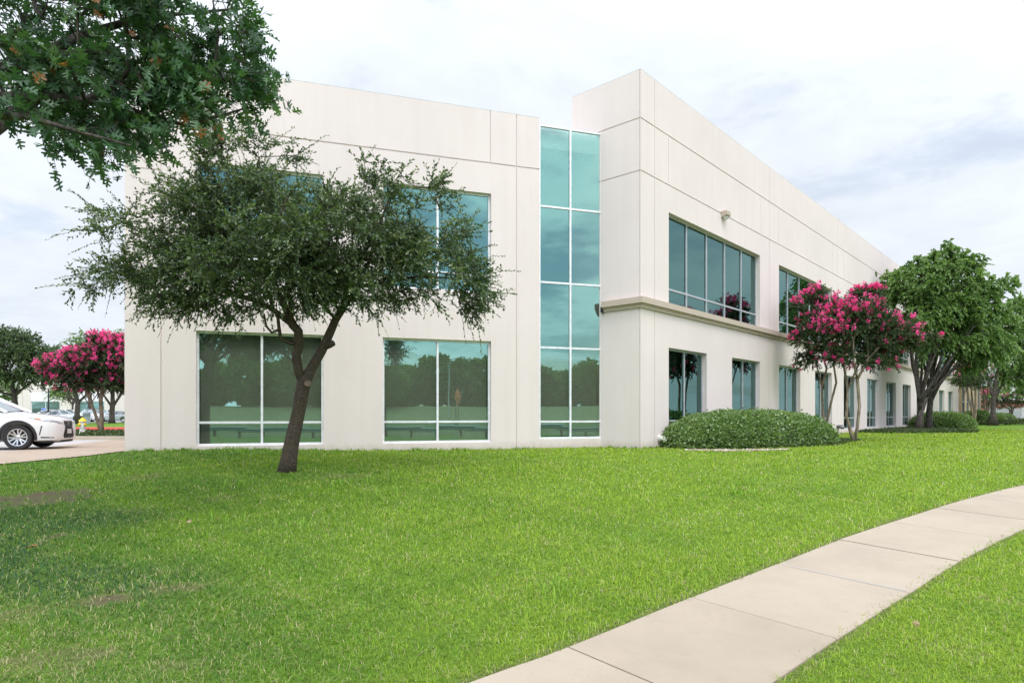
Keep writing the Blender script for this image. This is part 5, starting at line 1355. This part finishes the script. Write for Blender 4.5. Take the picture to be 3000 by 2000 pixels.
        if detail:
            drape('vent_slit', [(.60, .70), (.628, .70), (.575, .45), (.545, .43)], a, M['trim'], body, .005, 2)
            drape('bumper_slot', [(.58, .375), (.86, .36), (.90, .345), (.60, .345)], a, M['trim'], body, .005, 2)
            arch = MB(); R0, R1 = RW + .052, RW + .125; cz = RW + .01; pv = []
            for i in range(25):
                t = math.radians(-12 + 204 * i / 24)
                for rr in (R0, R1): pv.append((rr * math.cos(t), 0, cz + rr * math.sin(t)))
            for ax in (0, -WB):
                am = MB(); vs = []
                for (x, _, z) in pv:
                    h = tree.ray_cast(Vector((x + ax, s * 3, z)), Vector((0, -s, 0))); y = h[0].y if h[0] is not None else s * hw
                    vs.append((x + ax, y + s * .010, z))
                vs += [(x, y - s * .05, z) for x, y, z in vs]; m_ = len(pv)
                fs = [(2 * i, 2 * i + 2, 2 * i + 3, 2 * i + 1) for i in range(24)] + [(2 * i + m_, 2 * i + 2 + m_, 2 * i + 2, 2 * i) for i in range(24)] + [(2 * i + 1, 2 * i + 3, 2 * i + 3 + m_, 2 * i + 1 + m_) for i in range(24)]
                am.mesh(vs, fs); am.build('arch_trim', M['trim'], body, True, 50)
            drape('side_sill', [(-.48, .33), (-2.34, .33), (-2.34, .25), (-.48, .25)], a, M['trim'], body, .008, 4)
        drape('tail_light', [(s * .52, .92 + dz), (s * .74, .94 + dz), (s * .74, .84 + dz), (s * .50, .86 + dz)], 'r', M['redlamp'])
    # lower lip
    lp = MB(); 
    for y0, y1 in ((-.80, -.4), (-.4, .4), (.4, .80)):
        x0 = .97 if abs(y0) < .5 else .80; x1 = .97 if abs(y1) < .5 else .80
        lp.mesh([(x0 - .3, y0, .20), (x1 - .3, y1, .20), (x1, y1, .20), (x0, y0, .20), (x0 - .3, y0, .27), (x1 - .3, y1, .27), (x1 + .012, y1, .265), (x0 + .012, y0, .265)], [(0, 1, 2, 3), (7, 6, 5, 4), (3, 2, 6, 7), (0, 3, 7, 4), (1, 5, 6, 2)])
    lp.build('front_lip', M['trim'], body)
    # cabin: dark glasshouse, pillars and roof
    zr = 1.68 if suv else 1.45; xb = -3.55 if suv else -3.25; zbelt = (1.13 if suv else 1.01)
    rows = [(-.58, .82, zbelt + .02), (-1.52, .70, zr - .03), (-2.2, .72, zr), (-3.0 if suv else -2.45, .70, zr - .03), (xb, .76, zbelt + .03)]
    bel = [(-.36, .80), (-.95, .86), (-2.2, .87), (-3.0, .86), (xb - .05, .74)]
    top = [(-1.30, .60), (-1.42, .66), (-2.2, .67), (-2.9 if suv else -2.4, .655), (-3.08 if suv else -2.62, .60)]
    L = lambda s: [(x, s * y * k, zbelt) for x, y in bel]; U = lambda s: [(x, s * y * k, zr - .045 + (.03 if 0 < i < 4 else 0)) for i, (x, y) in enumerate(top)]
    for s in (1, -1):
        gl = MB(); lo, up = L(s), U(s)
        for i in range(1, 3 + 1):
            q = [lo[i], lo[i + 1], up[i + 1], up[i]] if i < 4 else None
            gl.poly(q if s < 0 else q[::-1])
        q = [lo[0], lo[1], up[1], up[0]]; gl.poly(q if s < 0 else q[::-1])
        gl.build('side_glass', M['carglass'], body, True)
    wsm = MB(); a, b, c, d_ = L(1)[0], L(-1)[0], U(-1)[0], U(1)[0]
    mid0, mid1 = ((a[0] + .10), 0, zbelt + .03), (c[0] + .05, 0, zr - .02)
    wsm.poly([a, mid0, mid1, d_]); wsm.poly([mid0, b, c, mid1]); wsm.build('windscreen', M['windscreen'], body, True, 60)
    rg = MB(); a, b, c, d_ = L(-1)[4], L(1)[4], U(1)[4], U(-1)[4]; rg.poly([a, b, c, d_]); rg.build('rear_window', M['carglass'], body)
    rf = MB(); up1, up2 = U(1), U(-1)
    rv = []
    for p, q in zip(up1, up2):
        for f in np.linspace(0, 1, 7): rv.append((p[0] + (.05 if p is up1[0] else 0) * (1 - (2 * f - 1) ** 2), p[1] + (q[1] - p[1]) * f, p[2] + .05 * (1 - (2 * f - 1) ** 2) + .006))
    rf.mesh(rv, [(i * 7 + j, i * 7 + j + 1, (i + 1) * 7 + j + 1, (i + 1) * 7 + j) for i in range(4) for j in range(6)])
    roof = rf.build('roof', paintm, body, True, 60)
    pil = MB()
    for s in (1, -1):
        lo, up = L(s), U(s); out = Vector((0, s * .006, 0))
        pil.tube([Vector(lo[0]) + Vector((.04, 0, -.02)), Vector(up[0]) + out, Vector(up[1]) + out, Vector(up[2]) + out, Vector(up[3]) + out, Vector(up[4]) + out, Vector(lo[4])], [.045, .04, .035, .035, .035, .045, .06], 8)
    pil.build('roof_pillars', paintm, body, True)
    for s in (1, -1):
        for x in (-1.9, -2.85):
            pm = MB(); f = (x + .2, s * .858 * k + s * .008, zbelt); t = (x, s * .672 * k + s * .008, zr - .03); pm.tube([f, t], [.04, .035], 6); pm.build('door_pillar', M['trim'], body, True)
    for s in (1, -1):
        mr = MB(); mr.lathe([(0, -.10), (.06, -.09), (.09, 0), (.075, .07), (.02, .09)], (-.92, s * (hw + .08), zbelt + .08), 'x', 12); mr.tube([(-.92, s * (hw - .08), zbelt - .01), (-.92, s * (hw + .04), zbelt + .04)], .025, 6); mr.build('mirror', paintm, body, True)
    # wheels
    for x in (0, -WB):
        for s in (1, -1):
            tb = MB(); tb.lathe([(RW * .66, -.105), (RW * .80, -.118), (RW * .95, -.112), (RW, -.08), (RW, .08), (RW * .95, .112), (RW * .80, .118), (RW * .66, .105)], (x, s * (hw - .13), RW), 'y', 36)
            ty = tb.build('wheel', M['tyre'], root, True, 50)
            rb = MB(); yo = s * (hw - .13); f0 = yo + s * .100
            rb.lathe([(RW * .70, f0 - s * .01), (RW * .69, f0 + s * .012), (RW * .63, f0 + s * .008), (RW * .61, f0 - s * .05), (RW * .60, f0 - s * .16)], (x, 0, RW), 'y', 36)
            nsp = 6
            for i in range(nsp):
                a0 = 2 * math.pi * i / nsp + .26
                for da in (-.20, .20):
                    c0, c1 = a0 + da * .45, a0 + da * 1.15; w0, w1 = .021, .017
                    def sp(a, r, w, y): return (x + r * math.cos(a) - w * math.sin(a), y, RW + r * math.sin(a) + w * math.cos(a))
                    y0, y1 = f0 - s * .030, f0 + s * .006
                    v = [sp(c0, RW * .14, -w0, y0), sp(c0, RW * .14, w0, y0), sp(c1, RW * .66, w1, y1), sp(c1, RW * .66, -w1, y1)]
                    v += [(p[0], p[1] - s * .03, p[2]) for p in v]
                    rb.mesh(v, [(0, 1, 2, 3), (0, 4, 5, 1), (1, 5, 6, 2), (2, 6, 7, 3), (3, 7, 4, 0)])
            rb.lathe([(0, f0 - s * .01), (RW * .10, f0 - s * .012), (RW * .17, f0 - s * .03)], (x, 0, RW), 'y', 18)
            rb.build('rim', M['rim'], ty, True, 30)
            bk = MB(); bk.lathe([(0, f0 - s * .10), (RW * .62, f0 - s * .10)], (x, 0, RW), 'y', 24); bk.lathe([(RW * .1, f0 - s * .085), (RW * .42, f0 - s * .085)], (x, 0, RW), 'y', 24); bk.build('brake', plain('brake_steel', (.05, .05, .05), .5, .4), ty)
    return root

suv = make_car('parked_car', 'white crossover car parked on the drive beside the building, with grille and alloy wheel showing', M['white_paint'], True, None, True)
suv.location = (-14.86, 19.75, gz(-14.86, 19.75) + .03); suv.rotation_euler.z = R(15.7)
# cars far off on the car park
far_suv = make_car('parked_car', 'white suv nose-on left of the grey utility pedestal', M['white_paint'], True, 'cars in the far car park')
far_sedan = make_car('parked_car', 'silver sedan farthest right in the far car park, behind the forked trunk', M['silver_paint'], False, 'cars in the far car park')
def place(o, px, Y, rz, lab=None):
    o.location = ((px - CX) / FPX * Y, Y, gz(0, Y) + .02); o.rotation_euler.z = R(rz)
    if lab: o['label'] = lab
    return o
place(far_sedan, 312, 82.5, 178)
place(far_suv, 250, 86, -78)
place(copy_tree(far_suv), 292, 87, -70, 'white suv between the two pale stems of the pink crepe myrtle')
place(copy_tree(far_sedan), 205, 85, -20, 'pale sedan just right of the white crossover, before the straight dark trunk')
place(copy_tree(far_suv), 146, 92, 172, 'white suv behind the bonnet of the white crossover')
place(copy_tree(far_suv), 108, 95, 186, 'white suv under the blue signs of the pale building')
dark = make_car('parked_car', 'dark car far off at the right edge, beyond the low grey wall', M['dark_paint'], False, None)
place(dark, 2990, 92, 185)

# ------------------------------------------------------------------ street furniture at the left
def hydrant():
    f = foot_px(242, 30.1); o = empty('fire_hydrant', (f[0], f[1], f[2] + .15), R(-20), 'white fire hydrant with a yellow top at the corner of the planted bed', 'fire hydrant')
    w = plain('white_hydrant_paint', (.70, .69, .64), .5); y = plain('yellow_hydrant_paint', (.80, .56, .02), .45)
    mb = MB(); mb.lathe([(0, 0), (.19, 0), (.19, .045), (.135, .05), (.125, .09), (.120, .30), (.135, .33), (.135, .36), (.125, .38), (.125, .54), (.15, .56), (.15, .59), (0, .59)], n=24); body = mb.build('body', w, o, True, 30)
    mb = MB(); mb.lathe([(.16, .59), (.17, .605), (.155, .63), (.115, .69), (.065, .735), (.045, .745), (.04, .79), (0, .79)], n=24); mb.build('bonnet', y, o, True, 30)
    for ax, s in (('x', -1), ('x', 1), ('y', -1)):
        mb = MB(); r = .075 if ax == 'y' else .06
        mb.lathe([(r * .8, s * .10), (r * .8, s * .15)], (0, 0, .45), ax, 16); nz = mb.build('nozzle', w, body, True)
        mb = MB(); mb.lathe([(0, s * .215), (.02, s * .215), (.022, s * .19), (r, s * .185), (r * 1.1, s * .17), (r * 1.1, s * .145)], (0, 0, .45), ax, 16); mb.build('nozzle_cap', y, o, True, 30)
hydrant()
def pedestal():
    f = foot_px(254, 73); o = empty('utility_pedestal', f, 0, 'grey utility cabinet with a darker hood on the far lawn strip', 'utility box')
    mb = MB(); mb.box(-.28, .28, -.2, .2, 0, .85); mb.build('cabinet', plain('pale_grey_steel', (.42, .46, .48), .5), o)
    mb = MB(); mb.mesh([(-.32, -.24, .853), (.32, -.24, .853), (.32, .24, .853), (-.32, .24, .853), (-.32, -.24, 1.15), (.32, -.24, 1.15), (.25, .2, 1.32), (-.25, .2, 1.32)], [(0, 1, 5, 4), (1, 2, 6, 5), (2, 3, 7, 6), (3, 0, 4, 7), (4, 5, 6, 7), (3, 2, 1, 0)]); mb.build('hood', plain('grey_steel', (.25, .28, .30), .5), o)
pedestal()
def lamp_post(px, Y, h, label, group=None):
    f = foot_px(px, Y); o = empty('lamp_post', f, 0, label, 'lamp post', group)
    mb = MB(); mb.tube([(0, 0, .5), (0, 0, h)], [.11, .08], 10); mb.build('pole', M['black'], o, True, 40)
    mb = MB(); mb.lathe([(.26, 0), (.26, .5), (.0, .5)], n=14); mb.build('base', M['curb'], o, True, 30)
    mb = MB(); mb.box(-.9, .9, -.12, .12, h - .02, h + .06); mb.box(-1.1, -.5, -.2, .2, h + .062, h + .2); mb.box(.5, 1.1, -.2, .2, h + .062, h + .2); mb.build('lamp_head', M['black'], o)
lamp_post(142, 92, 4.7, 'slim black lamp post in front of the pale car park building')
for px, Y, lab in ((65, 111, 'blue parking sign left of the slim lamp post'), (129, 111.5, 'blue parking sign between the slim lamp post and the broad oak')):
    f = foot_px(px, Y); o = empty('parking_sign', f, 0, lab, 'sign', 'blue parking signs')
    mb = MB(); mb.tube([(0, 0, 0), (0, 0, 2.0)], .03, 8); mb.build('post', M['alu'], o, True)
    mb = MB(); mb.box(-.42, .42, -.06, -.045, 1.0, 2.05); p = mb.build('panel', plain('sign_blue', (.04, .17, .55), .5), o)
    mb = MB(); mb.box(-.46, .46, -.044, -.034, .95, 2.10); mb.build('border', plain('sign_white', (.7, .7, .7), .5), o)

def far_office():
    Y0 = 115.0; x0, x1 = -113.0, -68.0; o = empty('far_office_building', ((x0 + x1) / 2, Y0, -1.1), 0, 'pale low office building beyond the car park, with green window pairs', 'building')
    cx = (x0 + x1) / 2
    mb = MB(); L = x1 - x0; ops = [(2.2 + 8.05 * i, 2.2 + 8.05 * i + 5.2, .2, 3.35) for i in range(5)]
    gro = [(2.2 + 8.05 * i - .15, 2.2 + 8.05 * i + 5.35, 5.05, 5.2) for i in range(5)] + [(0, L, 6.3, 6.38)] + [(8.05 * i + .7, 8.05 * i + .78, 0, 9) for i in range(6)]
    wall_panel(mb, Vector((x0 - cx, 0)), Vector((1, 0)), L, -.2, 7.9, ops, gro, .3, .06)
    mb.poly([(x1 - cx, 0, -.2), (x1 - cx, 20, -.2), (x1 - cx, 20, 7.9), (x1 - cx, 0, 7.9)]); mb.poly([(x0 - cx, 0, 7.9), (x1 - cx, 0, 7.9), (x1 - cx, 20, 7.9), (x0 - cx, 20, 7.9)])
    mb.build('wall', M['farwall'], o)
    for a, b, z0, z1 in ops:
        window(o, Vector((0, 0)), Vector((x0 - cx, 0)), Vector((1, 0)), a, b, z0, z1, [(a + b) / 2], [1.0], M['farglass'], .12, .10)
        mb = MB(); mb.box(x0 - cx + a + .05, x0 - cx + b - .05, -.012, .02, 3.36, 5.04); mb.build('spandrel', plain('white_spandrel', (.72, .71, .69), .7), o)
    # glazed entrance at the right end
    mb = MB(); wall_panel(mb, Vector((x1 - cx, -1.0)), Vector((1, 0)), 16, -.2, 8.6, [(2, 7.5, 0, 6.2)], [], .3); mb.poly([(x1 - cx, -1, -.2), (x1 - cx, -1, 8.6), (x1 - cx, 18, 8.6), (x1 - cx, 18, -.2)]); mb.poly([(x1 - cx, -1, 8.6), (x1 - cx + 16, -1, 8.6), (x1 - cx + 16, 18, 8.6), (x1 - cx, 18, 8.6)]); mb.build('entrance_wall', M['farwall'], o)
    w = window(o, Vector((0, 0)), Vector((x1 - cx, -1.0)), Vector((1, 0)), 2, 7.5, 0, 6.2, [3.4, 6.0], [2.6, 4.4], M['farglass'], .1, .12)
    mb = MB(); mb.box(x1 - cx + 3.6, x1 - cx + 5.8, -.99, -.93, .02, 2.4); d = mb.build('door', plain('white_door', (.72, .72, .72), .5), o); mb = MB(); mb.box(x1 - cx + 3.9, x1 - cx + 4.6, -1.0, -.992, .5, 2.1); mb.box(x1 - cx + 4.8, x1 - cx + 5.5, -1.0, -.992, .5, 2.1); mb.build('pane', M['farglass'], d)
    mb = MB(); mb.poly([(x0 - cx, 1.4, -.2), (x1 - cx + 16, 1.4, -.2), (x1 - cx + 16, 1.4, 7), (x0 - cx, 1.4, 7)]); mb.build('inner_wall', M['dark'], o)
far_office()

# far right: low wall, red building, a line of trees that closes the view
f = foot_px(2945, 88); o = empty('low_wall', f, R(-8), 'low pale grey screen wall beyond the far crepe myrtles', 'wall')
mb = MB(); mb.box(-2.6, 1.9, -.15, .15, -.2, 1.85); mb.build('panel', plain('grey_block', (.36, .37, .36), .9), o); mb = MB(); mb.box(1.905, 2.25, -.19, .19, -.2, 2.0); mb.build('end_post', plain('pale_block', (.5, .5, .48), .9), o)
f = foot_px(2920, 150); o = empty('red_brick_building', f, 0, 'far red brick building glimpsed between the trunks at the right', 'building')
mb = MB(); wall_panel(mb, Vector((-16, 0)), Vector((1, 0)), 30, -.3, 4.2, [(3 + 5 * i, 5.5 + 5 * i, .4, 2.8) for i in range(5)], [], .3); mb.box(-16, 14, .35, 14, -.3, 4.15); mb.build('wall', plain('red_brick', (.27, .11, .08), .9), o)
mb = MB(); mb.box(-16.3, 14.3, -.3, 14.2, 4.21, 4.7); mb.build('roof', plain('white_fascia', (.68, .67, .66), .8), o)
for i in range(5):
    mb = MB(); mb.box(-13 + 5 * i + .02, -10.5 + 5 * i - .02, .2, .24, .42, 2.78); mb.build('window', M['farglass'], o)

def treeline(name, pts, h, n, leaf, seed, label, m='pearleaf', dz=0.0):
    rng = np.random.default_rng(seed); pts = [Vector(p) for p in pts]; seg = [(b - a).length for a, b in zip(pts, pts[1:])]; tot = sum(seg)
    ps, ds, sz, rn = [], [], [], []
    t = 0
    while t < tot:
        a = t
        for i, s_ in enumerate(seg):
            if a <= s_: q = pts[i].lerp(pts[i + 1], a / s_); break
            a -= s_
        r = h * (.36 + .22 * rng.random()); hh = h * (.75 + .4 * rng.random()); z0 = gz(q.x, q.y) + dz
        cc = np.array([q.x + rng.normal(0, r * .3), q.y + rng.normal(0, r * .6), z0 + hh * .55])
        v = unit(rng.normal(size=(n, 3))); 
        lob = 1 + .16 * np.sin(v[:, 0] * 7 + t) * np.sin(v[:, 2] * 6 + 2 * t)
        p = cc + v * (np.array([r, r, hh * .5]) * (.80 + .22 * rng.random((n, 1)))) * lob[:, None]
        ps.append(p); ds.append(unit(v + .8 * rng.normal(size=v.shape))); sz.append(leaf * (.6 + .8 * rng.random(n))); rn.append(np.clip(rng.normal(.35 + .2 * rng.random(), .16, n), 0, .99))
        t += r * .95
    o = leaves(name, None, np.concatenate(ps), np.concatenate(ds), np.concatenate(sz), np.concatenate(rn), LEAFW, M[m], rng, .5)
    return tag(o, label, 'trees', kind='stuff')
treeline('tree_belt', [(-210, 150), (-60, 160), (20, 175), (110, 165), (150, 150)], 7.5, 420, .85, 71, 'far belt of trees along the skyline')

# ------------------------------------------------------------------ across the road, mirrored in the panes
treeline('wood', [tuple(along(s, 64 + 4 * math.sin(s * .05))) for s in range(-140, 150, 12)], 7.4, 2600, .80, 72, 'dark wood mirrored in the ground-floor panes', 'pearleaf', 2.9)
def guard_rail():
    s0, s1 = -46, 40; c = along(-3, 0); o = empty('guard_rail', (c.x, c.y, gz(c.x, c.y)), 0, 'steel road guard rail on dark posts, mirrored in the lower panes', 'guard rail')
    mb = MB(); prof = [(0, .46), (.05, .50), (.05, .54), (0, .58), (0, .64), (.05, .68), (.05, .72), (0, .76)]
    a, b = along(s0, 0) - c, along(s1, 0) - c
    for (d0, z0), (d1, z1) in zip(prof, prof[1:]):
        pa, pb, pc, pd = a + GN * -d0, b + GN * -d0, b + GN * -d1, a + GN * -d1
        mb.poly([(pa.x, pa.y, z0), (pb.x, pb.y, z0), (pc.x, pc.y, z1), (pd.x, pd.y, z1)])
    mb.build('rail', plain('galvanised_steel', (.34, .36, .37), .45, .4), o)
    for i in range(44):
        q = along(s0 + 1.9 * i + 1, .08) - c; mb = MB(); mb.obox((q.x, q.y, -.3), tuple(GD * .16) + (0,), tuple(GN * .18) + (0,), (0, 0, 1.06)); mb.build('post', plain('weathered_timber', (.10, .085, .07), .9), o)
guard_rail()
def road_sign():
    x, y = 20.1, -15.9; z = gz(x, y); o = empty('road_works_sign', (x, y, z), math.atan2(.613, .79) + R(62), 'orange diamond road works sign on two thin legs, mirrored in the pane', 'sign')
    mb = MB(); r = .86; cz = 3.30; mb.mesh([(0, -.01, cz - r), (r, -.01, cz), (0, -.01, cz + r), (-r, -.01, cz), (0, .01, cz - r), (r, .01, cz), (0, .01, cz + r), (-r, .01, cz)], [(0, 1, 2, 3), (7, 6, 5, 4), (0, 4, 5, 1), (1, 5, 6, 2), (2, 6, 7, 3), (3, 7, 4, 0)])
    p = mb.build('panel', plain('orange_sheeting', (.95, .20, .03), .5), o)
    for s in (-.32, .32):
        mb = MB(); mb.box(s - .03, s + .03, .012, .07, -.2, cz); mb.build('leg', plain('dark_post', (.08, .08, .08), .7), o)
    for i, tx in enumerate(('ROAD', 'WORK', 'AHEAD')):
        c = bpy.data.curves.new('lettering', 'FONT'); c.body = tx; c.size = .36; c.align_x = 'CENTER'; c.align_y = 'CENTER'; c.materials.append(M['black'])
        t0 = bpy.data.objects.new('lettering', c); COL.objects.link(t0); dg = bpy.context.evaluated_depsgraph_get(); dg.update()
        lm = bpy.data.meshes.new_from_object(t0.evaluated_get(dg)); bpy.data.objects.remove(t0)
        t = bpy.data.objects.new('lettering', lm); COL.objects.link(t); t.parent = p; t.location = (0, -.014, cz + .34 - .34 * i); t.rotation_euler = (R(90), 0, 0)
road_sign()
for s, of, lab in ((-4, 46, 'tall pale light pole mirrored in the left ground-floor window'), (24, 40, 'tall pale light pole mirrored in the glass stair strip')):
    q = along(s, of); o = empty('light_pole', (q.x, q.y, gz(q.x, q.y)), 0, lab, 'lamp post', 'road light poles')
    mb = MB(); mb.tube([(0, 0, 0), (0, 0, 9), (.25, .1, 9.7), (1.6, .9, 10.1)], [.13, .09, .07, .05], 10); mb.build('pole', plain('pale_pole', (.5, .51, .5), .5), o, True, 40)
    mb = MB(); mb.box(1.5, 2.2, .8, 1.05, 10.05, 10.2); mb.build('lamp_head', M['alu'], o)
# young tree by the road and a pine-straight tree at the right, seen only in the panes
q = along(-4, 3.5); f = (q.x, q.y, gz(q.x, q.y))
general_tree('roadside_tree', 'thin young roadside tree mirrored at the top left of the right window', f,
    [[((f[0], f[1], f[2]), .13), ((f[0] + .1, f[1], f[2] + 2.5), .10), ((f[0] + .1, f[1] + .1, f[2] + 5.6), .05)]],
    [((f[0] - .6, f[1], f[2] + 5.2), (1.9, 1.7, 1.7), 130), ((f[0] + .9, f[1] + .3, f[2] + 4.4), (1.0, 1.0, .8), 30)], M['liveleaf'], M['bark2'], 81, .09, 2, 12, .5, .35)
